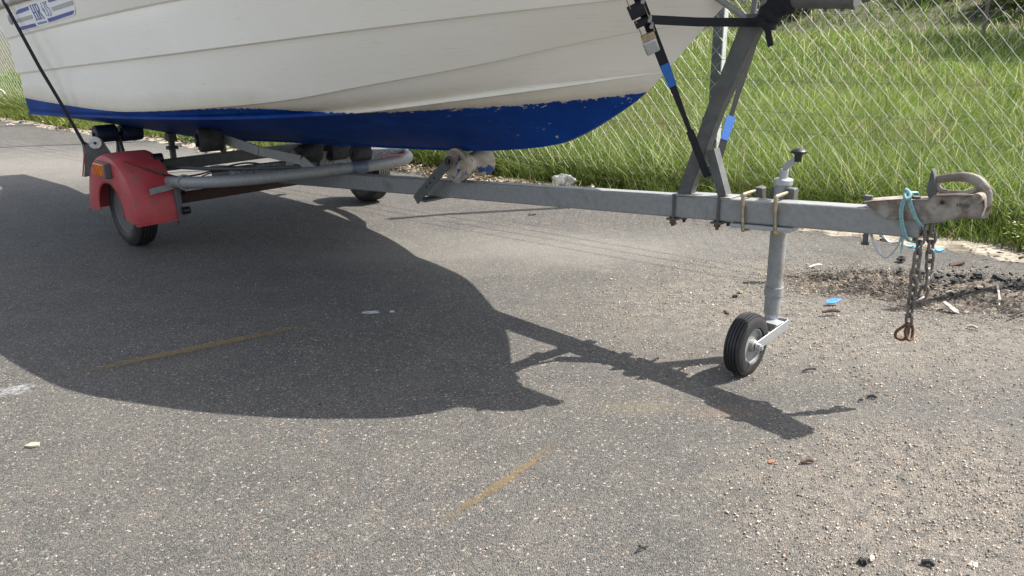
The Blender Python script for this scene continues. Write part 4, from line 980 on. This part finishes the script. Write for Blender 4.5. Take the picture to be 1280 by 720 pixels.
# strap from the buckle to the winch post, tail hanging
W0 = P_(.575)+nn*.014; W1 = Vector((3.175,-.036,1.105))
b = MB(); b.ribbon([W0, W0.lerp(W1,.5)+Vector((0,0,-.003)), W1, W1+Vector((.05,0,.0))], .026, .0026, (0,0,1)); b.build('side_webbing', webbing, e)
b = MB(); b.ribbon(smoothpath([(3.205,-.040,1.106),(3.232,-.043,1.098),(3.248,-.043,1.080),(3.252,-.042,1.062),(3.262,-.043,1.036)],5), .020, .0028, (1,0,.3)); b.build('loose_tail', webbing, e)
b = MB(); b.tube(smoothpath([(3.190,-.038,1.108),(3.225,-.034,1.112),(3.235,.03,1.11),(3.18,.035,1.10),(3.175,-.036,1.106)],5), .006, 8); b.build('knot', webbing, e)
bow_strap(1, 'black ratchet strap with a blue label on the far side of the winch post')

# ================================================================== DEBRIS
# low mound of burnt residue and grit beside the verge
def mound(name, cx, cy, rx, ry, h, seed, n=90):
    r = np.random.default_rng(seed); V = []; Fc = []
    xs = np.linspace(-1,1,n); 
    for i in xs:
        for j in xs:
            d_ = math.hypot(i,j); f = max(0, 1-d_**2)
            z = h*f**1.2*(.55+.45*float(vnoise(i*3+seed, j*3, 2.2, seed)))+ .020*f**.5*float(vnoise(i*8, j*8, 3.1, seed+1))+r.uniform(-.004,.006)*f**.5
            V.append((cx+i*rx*(1+.15*math.sin(j*4+seed)), cy+j*ry*(1+.15*math.sin(i*5)), -.006+max(z, 0 if f>0 else -.01)+(.006 if f > .02 else 0)))
    for a in range(n-1):
        for c in range(n-1): Fc.append((a*n+c, (a+1)*n+c, (a+1)*n+c+1, a*n+c+1))
    b = MB(); b.add(V, Fc); return b
burnt = mat('sooty_grit', (.12,.098,.078), .95, 0, var=((.035,.030,.026), 9, .40, .56), dirt=((.27,.235,.19), 60, .54, .68), bump=(110,1.0))
tag(mound('debris', 1.52, 3.42, .36, .20, .050, 5).build('grit_mound', burnt, fix=False), 'low ring of brown grit beside the jockey wheel tube', 'grit pile', kind='stuff')
tag(mound('debris', 2.02, 3.20, .46, .26, .065, 8).build('burnt_mound', burnt, fix=False), 'black burnt residue heap spilling over the asphalt at the right edge', 'debris heap', kind='stuff')
# loose stones
def scatter(name, n_, cx, cy, rx, ry, smin, smax, lab, cols, power=.5, z=.004, clump=1.0):
    a = rng.uniform(0,2*np.pi,n_*2); q = rng.uniform(0,1,n_*2)**power*1.35; x = cx+rx*q*np.cos(a); y = cy+ry*q*np.sin(a)
    keep = rng.uniform(-.9,.8,n_*2) < (vnoise(x,y,9,int(cx*10)%7)+.8*vnoise(x,y,31,3))*clump+1.0-q*.9; x, y = x[keep][:n_], y[keep][:n_]; n2 = len(x)
    sz = .8*smin*(1.35*smax/smin)**(rng.uniform(0,1,n2)**3.2)
    c = np.array(cols)[rng.integers(0,len(cols),n2)]*rng.uniform(.7,1.2,(n2,1))
    zz = z+sz*.3
    o = chips(name, np.c_[x,y,zz], sz, c, stone_m, .42); return tag(o, lab, 'gravel', kind='stuff')
SC = [(.48,.42,.34),(.33,.285,.23),(.58,.53,.45),(.23,.205,.18),(.40,.29,.22),(.10,.092,.088)]
scatter('loose_gravel', 15000, 1.05, 1.66, .42, .34, .0011, .0042, 'pale loose gravel in the lower right corner', SC)
scatter('loose_gravel', 4000, 1.45, 1.60, .35, .5, .0012, .004, 'sparser gravel running on to the right of the corner patch', SC)
scatter('loose_gravel', 30000, 1.30, 3.05, .85, .62, .0012, .0048, 'pale loose gravel around the jockey wheel and below the burnt heap', SC)
scatter('loose_gravel', 8000, 1.95, 3.22, .45, .27, .0016, .007, 'coarser dark crumbs and chippings on the burnt heap', [(.03,.03,.03),(.10,.085,.07),(.34,.30,.25),(.16,.135,.11),(.22,.19,.15)], .6, .026)
scatter('loose_gravel', 3500, 1.50, 3.42, .36, .20, .002, .007, 'dark and pale crumbs on the low grit ring', [(.07,.06,.05),(.30,.26,.2),(.15,.125,.1),(.36,.32,.26)], .6, .022)
scatter('loose_gravel', 14000, .25, 2.1, 1.9, 1.1, .0008, .0034, 'fine stray chippings scattered over the open asphalt', SC, .5, .003)
CH_ = [(.012,.012,.012),(.02,.019,.018),(.035,.03,.027),(.008,.008,.008)]
scatter('charred_crumbs', 900, 2.10, 3.28, .30, .20, .0015, .016, 'black charred crumbs thick on the crest of the burnt heap', CH_, .6, .036, 2.5)
scatter('charred_crumbs', 420, 1.82, 3.40, .18, .15, .0015, .013, 'black charred crumbs at the left end of the burnt heap behind the chain', CH_, .6, .022, 2.5)
scatter('charred_crumbs', 900, 1.50, 3.47, .30, .07, .002, .007, 'dark crumbs along the far rim of the low grit ring', [(.05,.04,.033),(.03,.027,.024),(.09,.07,.055)], .6, .032)
scatter('charred_crumbs', 450, 1.55, 3.28, .20, .05, .002, .007, 'dark crumbs along the near rim of the low grit ring beside the blue scrap', [(.05,.04,.033),(.03,.027,.024),(.09,.07,.055)], .6, .022)
# burnt lumps
def lump(x, y, z, s_, lab, M=char, seed=0, sz=(1,1,.6), name='burnt_lump', cat='burnt debris', group=None):
    r = random.Random(seed); bm = bmesh.new(); bmesh.ops.create_icosphere(bm, subdivisions=2, radius=1)
    for v in bm.verts:
        f = 1+.30*math.sin(v.co.x*4+seed)*math.cos(v.co.y*5)+.22*math.sin(v.co.z*7+v.co.x*5+seed)+r.uniform(-.22,.22); v.co = Vector((v.co.x*sz[0], v.co.y*sz[1], v.co.z*sz[2]))*f*s_
    me = bpy.data.meshes.new(name); bm.to_mesh(me); bm.free(); me.materials.append(M); o = bpy.data.objects.new(name, me); scene.collection.objects.link(o)
    o.location = (x,y,z); o.rotation_euler = (0,0,r.uniform(0,6)); return tag(o, lab, cat, group)
lump(1.865,3.745,.018,.020,'black lump lying alone behind the chain near the verge', seed=1)
G_ = 'black lumps in the burnt debris heap'
LL = ['leftmost small black lump behind the chain','black lump just behind the chain links','rounded black lump right of the chain near the grey board','black lump above the grey board piece','black lump at the left shoulder of the burnt heap','largest black lump on the crest of the burnt heap','black lump right of the crest of the burnt heap','black lump beside the pale bent sliver','black lump low on the right flank of the burnt heap','small black lump just above the small pale block','black lump at the right picture edge of the burnt heap','small black lump between the chain and the burnt crest']
for i, (x, y, s_) in enumerate([(1.76,3.53,.016),(1.83,3.50,.020),(1.93,3.36,.024),(1.98,3.43,.020),(2.06,3.42,.024),(2.12,3.36,.030),(2.17,3.31,.028),(2.10,3.28,.024),(2.20,3.24,.022),(2.0,3.30,.018),(2.26,3.33,.02),(1.88,3.43,.018)]):
    lump(x, y, .026, s_, LL[i], seed=20+i, group=G_, sz=(1.3,1,.6))
def stick(a, b_, r_, M, lab, nm='stick', cat='stick', mid=None, group=None):
    A, B = Vector(a), Vector(b_); b = MB(); mm = (A+B)/2+Vector(mid or (.004,.003,.004)); P = smoothpath([A,mm,B],4)
    b.tube([p-A for p in P], [r_*(.7+.5*math.sin(math.pi*(i+.8)/(len(P)+.6))) for i in range(len(P))], 7); o = b.build(nm, M); o.location = A; return tag(o, lab, cat, group)
def at(px, py, z=0):
    u, v = (px-640)/FPX, (py-360)/FPX; cr_, sr_ = math.cos(ROLL), math.sin(ROLL); u, v = cr_*u+sr_*v, -sr_*u+cr_*v
    r_ = (u, cp-v*sp, -(sp+v*cp)); k_ = (z-CH)/r_[2]; return Vector((r_[0]*k_, r_[1]*k_, z))
stick(at(1003,464,.008), at(1020,461,.012), .0035, char, 'short dark stick on the bare asphalt right of the jockey wheel')
stick(at(1001,578,.008), at(1017,577,.008), .0040, woodm, 'stubby brown stick above the corner gravel patch')
stick(at(1084,496,.008), at(1096,497,.008), .0045, char, 'small black scrap on the asphalt under the chain', nm='black_scrap', cat='scrap')
stick(at(1152,703,.008), at(1168,707,.008), .0050, char, 'black scrap at the bottom edge in the corner gravel', nm='black_scrap', cat='scrap')
stick(at(1028,390,.02), at(1050,389,.02), .006, woodm, 'brown stick just below the blue plastic scrap', cat='stick')
stick(at(1011,334,.03), at(1027,331,.03), .005, palewood, 'short bleached stick on top of the low grit ring')
stick(at(1060,333,.02), at(1078,324,.02), .0016, woodm, 'thin straw-like twig behind the low grit ring', nm='twig', cat='twig')
stick(at(1246,356,.05), at(1249,382,.02), .004, palewood, 'pale bent sliver standing in the black burnt heap', nm='wood_sliver', cat='wood scrap')
stick(at(1262,396,.02), at(1285,388,.02), .004, char, 'long charred stick leaving the picture at the right edge')
stick(at(1182,366,.03), at(1193,367,.03), .006, palewood, 'small pale block between chain and burnt heap', nm='wood_scrap', cat='wood scrap')
stick(at(1209,408,.01), at(1222,411,.01), .005, palewood, 'pale chip below the burnt heap', nm='wood_scrap', cat='wood scrap')
stick(at(1073,501,.006), at(1078,501,.006), .003, char, 'tiny dark crumb next to the small black scrap under the chain', nm='black_crumb', cat='scrap')
# flat pieces
def flake(px, py, pts, th, M, lab, nm, cat, z=.008, tilt=(.2,.1)):
    c = at(px, py, z); b = MB(); n_ = len(pts)
    V = [(x,y,x*tilt[0]+y*tilt[1]+.0015*math.sin(x*200)) for x, y in pts]; V = [(x,y,zz+th) for x,y,zz in V]+V
    b.add(V, [tuple(range(n_)), tuple(reversed(range(n_,2*n_)))]+[(i,(i+1)%n_,(i+1)%n_+n_,i+n_) for i in range(n_)])
    o = b.build(nm, M, bev=.0008); o.location = c; return tag(o, lab, cat)
flake(1041, 377, [(-.032,-.012),(.005,-.015),(.036,.004),(.012,.014),(-.022,.008)], .004, bluepl, 'torn blue plastic scrap lying on the gravel beside the grit ring', 'plastic_scrap', 'plastic scrap', .018, (.1,.35))
flake(1189, 385, [(-.028,.018),(-.012,.028),(.024,-.006),(.022,-.026),(-.002,-.022)], .005, mat('grey_board',(.26,.25,.23),.8), 'tilted grey flat board piece at the foot of the burnt heap', 'board_scrap', 'board scrap', .02, (-.2,.5))
flake(1126, 322, [(-.0,-.01),(.02,-.01),(.02,.01),(.0,.012)], .003, char, 'flat black flake beside the lone black lump', 'black_flake', 'scrap', .008)
flake(1196, 331, [(-.035,-.01),(.03,-.012),(.04,.008),(-.03,.014)], .008, woodm, 'flat brown bark piece between burnt heap and verge', 'bark_piece', 'bark', .006)
flake(41, 557, [(-.018,-.010),(.004,-.013),(.020,-.004),(.016,.009),(-.010,.011)], .006, mat('buff_stone',(.30,.26,.21),.9), 'pale buff stone flake alone on the asphalt at the lower left', 'stone_flake', 'stone', .004, (0,.1))
flake(964, 577, [(-.008,-.005),(.004,-.007),(.010,.002),(.0,.008),(-.007,.004)], .002, leafor, 'small orange leaf scrap on the asphalt below the coupling shadow', 'leaf_scrap', 'leaf', .006)
lump(*at(1079,702,.008), .011, 'dark chunk touching a white chip in the corner gravel', char, 81, (1,.8,.7), name='dark_chunk', cat='scrap')
lump(*at(1090,698,.008), .009, 'white chip beside the dark chunk in the corner gravel', palewood, 82, (.5,1.2,.6), name='white_chip', cat='stone')
lump(*at(1216,706,.006), .009, 'pale stone in the corner gravel nearest the picture edge', palewood, 83, (1.1,.9,.6), name='pale_stone', cat='stone')
c = at(802,687,.006); b = MB(); b.tube(smoothpath([(-.014,-.010,0),(-.004,-.002,.002),(.012,.006,.002),(.014,.010,.001),(-.002,.006,.001),(-.012,-.004,0)],4), .0014, 6); o = b.build('wire_clip', char); o.location = c; tag(o, 'little bent black clip near the bottom edge of the asphalt', 'clip')
c = at(942,353,.006); b = MB(); b.tube(smoothpath([(-.045,.006,0),(-.03,-.012,.002),(0,-.016,.003),(.035,-.010,.002),(.05,.0,.001)],5), .0028, 6); b.tube(smoothpath([(-.04,.0,0),(-.01,-.006,.005),(.03,.004,.002)],5), .002, 6); o = b.build('wire_offcut', black_pl); o.location = c; tag(o, 'curled black wire offcut beyond the jockey wheel tube', 'wire')
lump(*at(925,365,.008), .010, 'pale green-yellow crumb left of the jockey tube', mat('mossy_crumb',(.30,.29,.16),.9), 61, name='moss_crumb', cat='debris')
lump(*at(919,370,.008), .011, 'dark crumb beside the mossy crumb left of the jockey tube', char, 62, name='dark_crumb', cat='debris')
lump(*at(908,390,.008), .010, 'dark twiggy crumb just above the jockey wheel', woodm, 63, (1.8,.6,.4), name='twiggy_crumb', cat='debris')
lump(*at(800,682,.004), .003, 'tiny dark pebble beside the bent clip', char, 64, name='dark_pebble', cat='stone')
lump(*at(400,505,.004), .004, 'small dark pebble inside the boat shadow', char, 65, name='dark_pebble', cat='stone')
for i, (px, py) in enumerate([(842,279),(1105,300),(755-90,268)]):
    lump(*at(px,py,.006), .016, ['rusty crumb on the asphalt under the winch post clamp','brown crumb under the front of the drawbar','brown leaf curl on the fence post shadow'][i], woodm, 70+i, (1.6,.8,.5), name=['rusty_crumb','brown_crumb','leaf_curl'][i], cat='debris')
# white bag caught in the verge, pale stone, blue scrap by the verge
def bag(px, py, s_, lab, M, seed, nm='plastic_bag', cat='plastic bag', z=.0, sc=(1,.5,1)):
    c = at(px, py, z); r = random.Random(seed); bm = bmesh.new(); bmesh.ops.create_icosphere(bm, subdivisions=3, radius=1)
    for v in bm.verts:
        f = 1+.20*math.sin(v.co.x*6+seed)*math.cos(v.co.z*5)+.16*abs(math.sin(v.co.x*9+v.co.z*7+seed))+r.uniform(-.05,.05)
        v.co = Vector((v.co.x*sc[0], v.co.y*sc[1], v.co.z*sc[2]))*f*s_
    me = bpy.data.meshes.new(nm); bm.to_mesh(me); bm.free(); me.materials.append(M)
    o = bpy.data.objects.new(nm, me); scene.collection.objects.link(o); o.location = c+Vector((0,0,s_*sc[2]*.7)); return tag(o, lab, cat)
bag(705, 232, .075, 'crumpled grimy white plastic bag in the grass behind the drawbar', bagm, 3, sc=(1.1,.5,.62))
bag(925, 262, .060, 'crumpled clear-white wrapper in the verge behind the winch post', bagm, 5, 'plastic_wrapper', 'wrapper', sc=(1,.5,.7))
bag(640, 220, .030, 'flat pale stone at the verge behind the keel roller', palewood, 6, 'verge_stone', 'stone', sc=(1.6,.8,.5))
bag(1172, 315, .020, 'torn cyan plastic scrap at the verge behind the chain', cyanpl, 7, 'plastic_scrap', 'plastic scrap', sc=(1.5,.6,.5))
bag(1142, 310, .017, 'teal plastic shred on the verge behind the hanging loops', cyanpl, 9, 'plastic_shred', 'plastic scrap', sc=(1.5,.6,.4))
bag(92, 158, .070, 'clear crumpled plastic sheet in the far verge beside the stern strap', bagm, 8, 'plastic_sheet', 'plastic sheet', sc=(1.1,.5,.6))
bag(13, 157, .035, 'pale rubble piece on the asphalt edge at the far left', palewood, 10, 'rubble_piece', 'rubble', sc=(1.4,.8,.4))

# outboard motor tilted up behind the transom (hidden by the hull, its shadow shows at the left edge)
om = tempty('outboard_motor', label='tilted-up outboard motor hidden behind the stern, throwing the shadow at the left edge', cat='outboard motor')
b = MB(); b.lathe([(-.22,0),(-.22,.09),(-.16,.13),(.06,.14),(.16,.11),(.21,.05),(.21,0)], (-1.52,0,1.42), (.45,0,1), 24); b.build('cowl', dkgrey, om)
b = MB(); b.tube(smoothpath([(-1.56,0,1.25),(-1.90,0,1.16),(-2.35,0,1.06)],5), [.10]*6+[.07]*5, 14, flat=.6); b.prism([(-1.35,1.25),(-1.30,.78),(-1.9,.72),(-2.75,.80),(-2.70,1.10),(-2.2,1.18)], -.03, .03); b.build('leg', dkgrey, om)  # leg, plus a flat slab added to fill out its cast shadow
b = MB(); b.lathe([(-.06,0),(-.06,.03),(.06,.045),(.12,.02),(.12,0)], (-2.42,0,1.00), (-.9,0,-.3), 16)
for k in range(3):
    a = k*2.09; b.bar((-2.45,math.cos(a)*.03,1.0+math.sin(a)*.03), (-2.45,math.cos(a)*.12,1.0+math.sin(a)*.12), .05, .006, (1,0,.4))
b.build('propeller', dkgrey, om)
b = MB(); b.bar((-1.20,0,1.30),(-1.46,0,1.40), .42, .34); b.build('clamp_bracket', dkgrey, om)  # oversized block, enlarged to close a lit gap in the motor's shadow
# white cord caught on the fence at the far left
b = MB(); Fm = Matrix.Translation(fpt(0)) @ Matrix.Rotation(FA, 4, 'Z')
c = at(3,116); 
def on_fence(px, py):
    u, v = (px-640)/FPX, (py-360)/FPX; cr_, sr_ = math.cos(ROLL), math.sin(ROLL); u, v = cr_*u+sr_*v, -sr_*u+cr_*v
    r_ = np.array([u, cp-v*sp, -(sp+v*cp)]); k_ = (FG@FN-.05)/(r_[:2]@FN); return Vector((r_[0]*k_, r_[1]*k_, CH+r_[2]*k_))
P = smoothpath([on_fence(*q) for q in [(-10,108),(-2,111),(5,115),(6,119),(1,122),(-8,125)]], 5); b.tube([p-P[0] for p in P], .009, 6); o = b.build('loose_rope', white_pl); o.location = P[0]
tag(o, 'white looped rope caught on the fence at the left edge of the picture', 'rope')
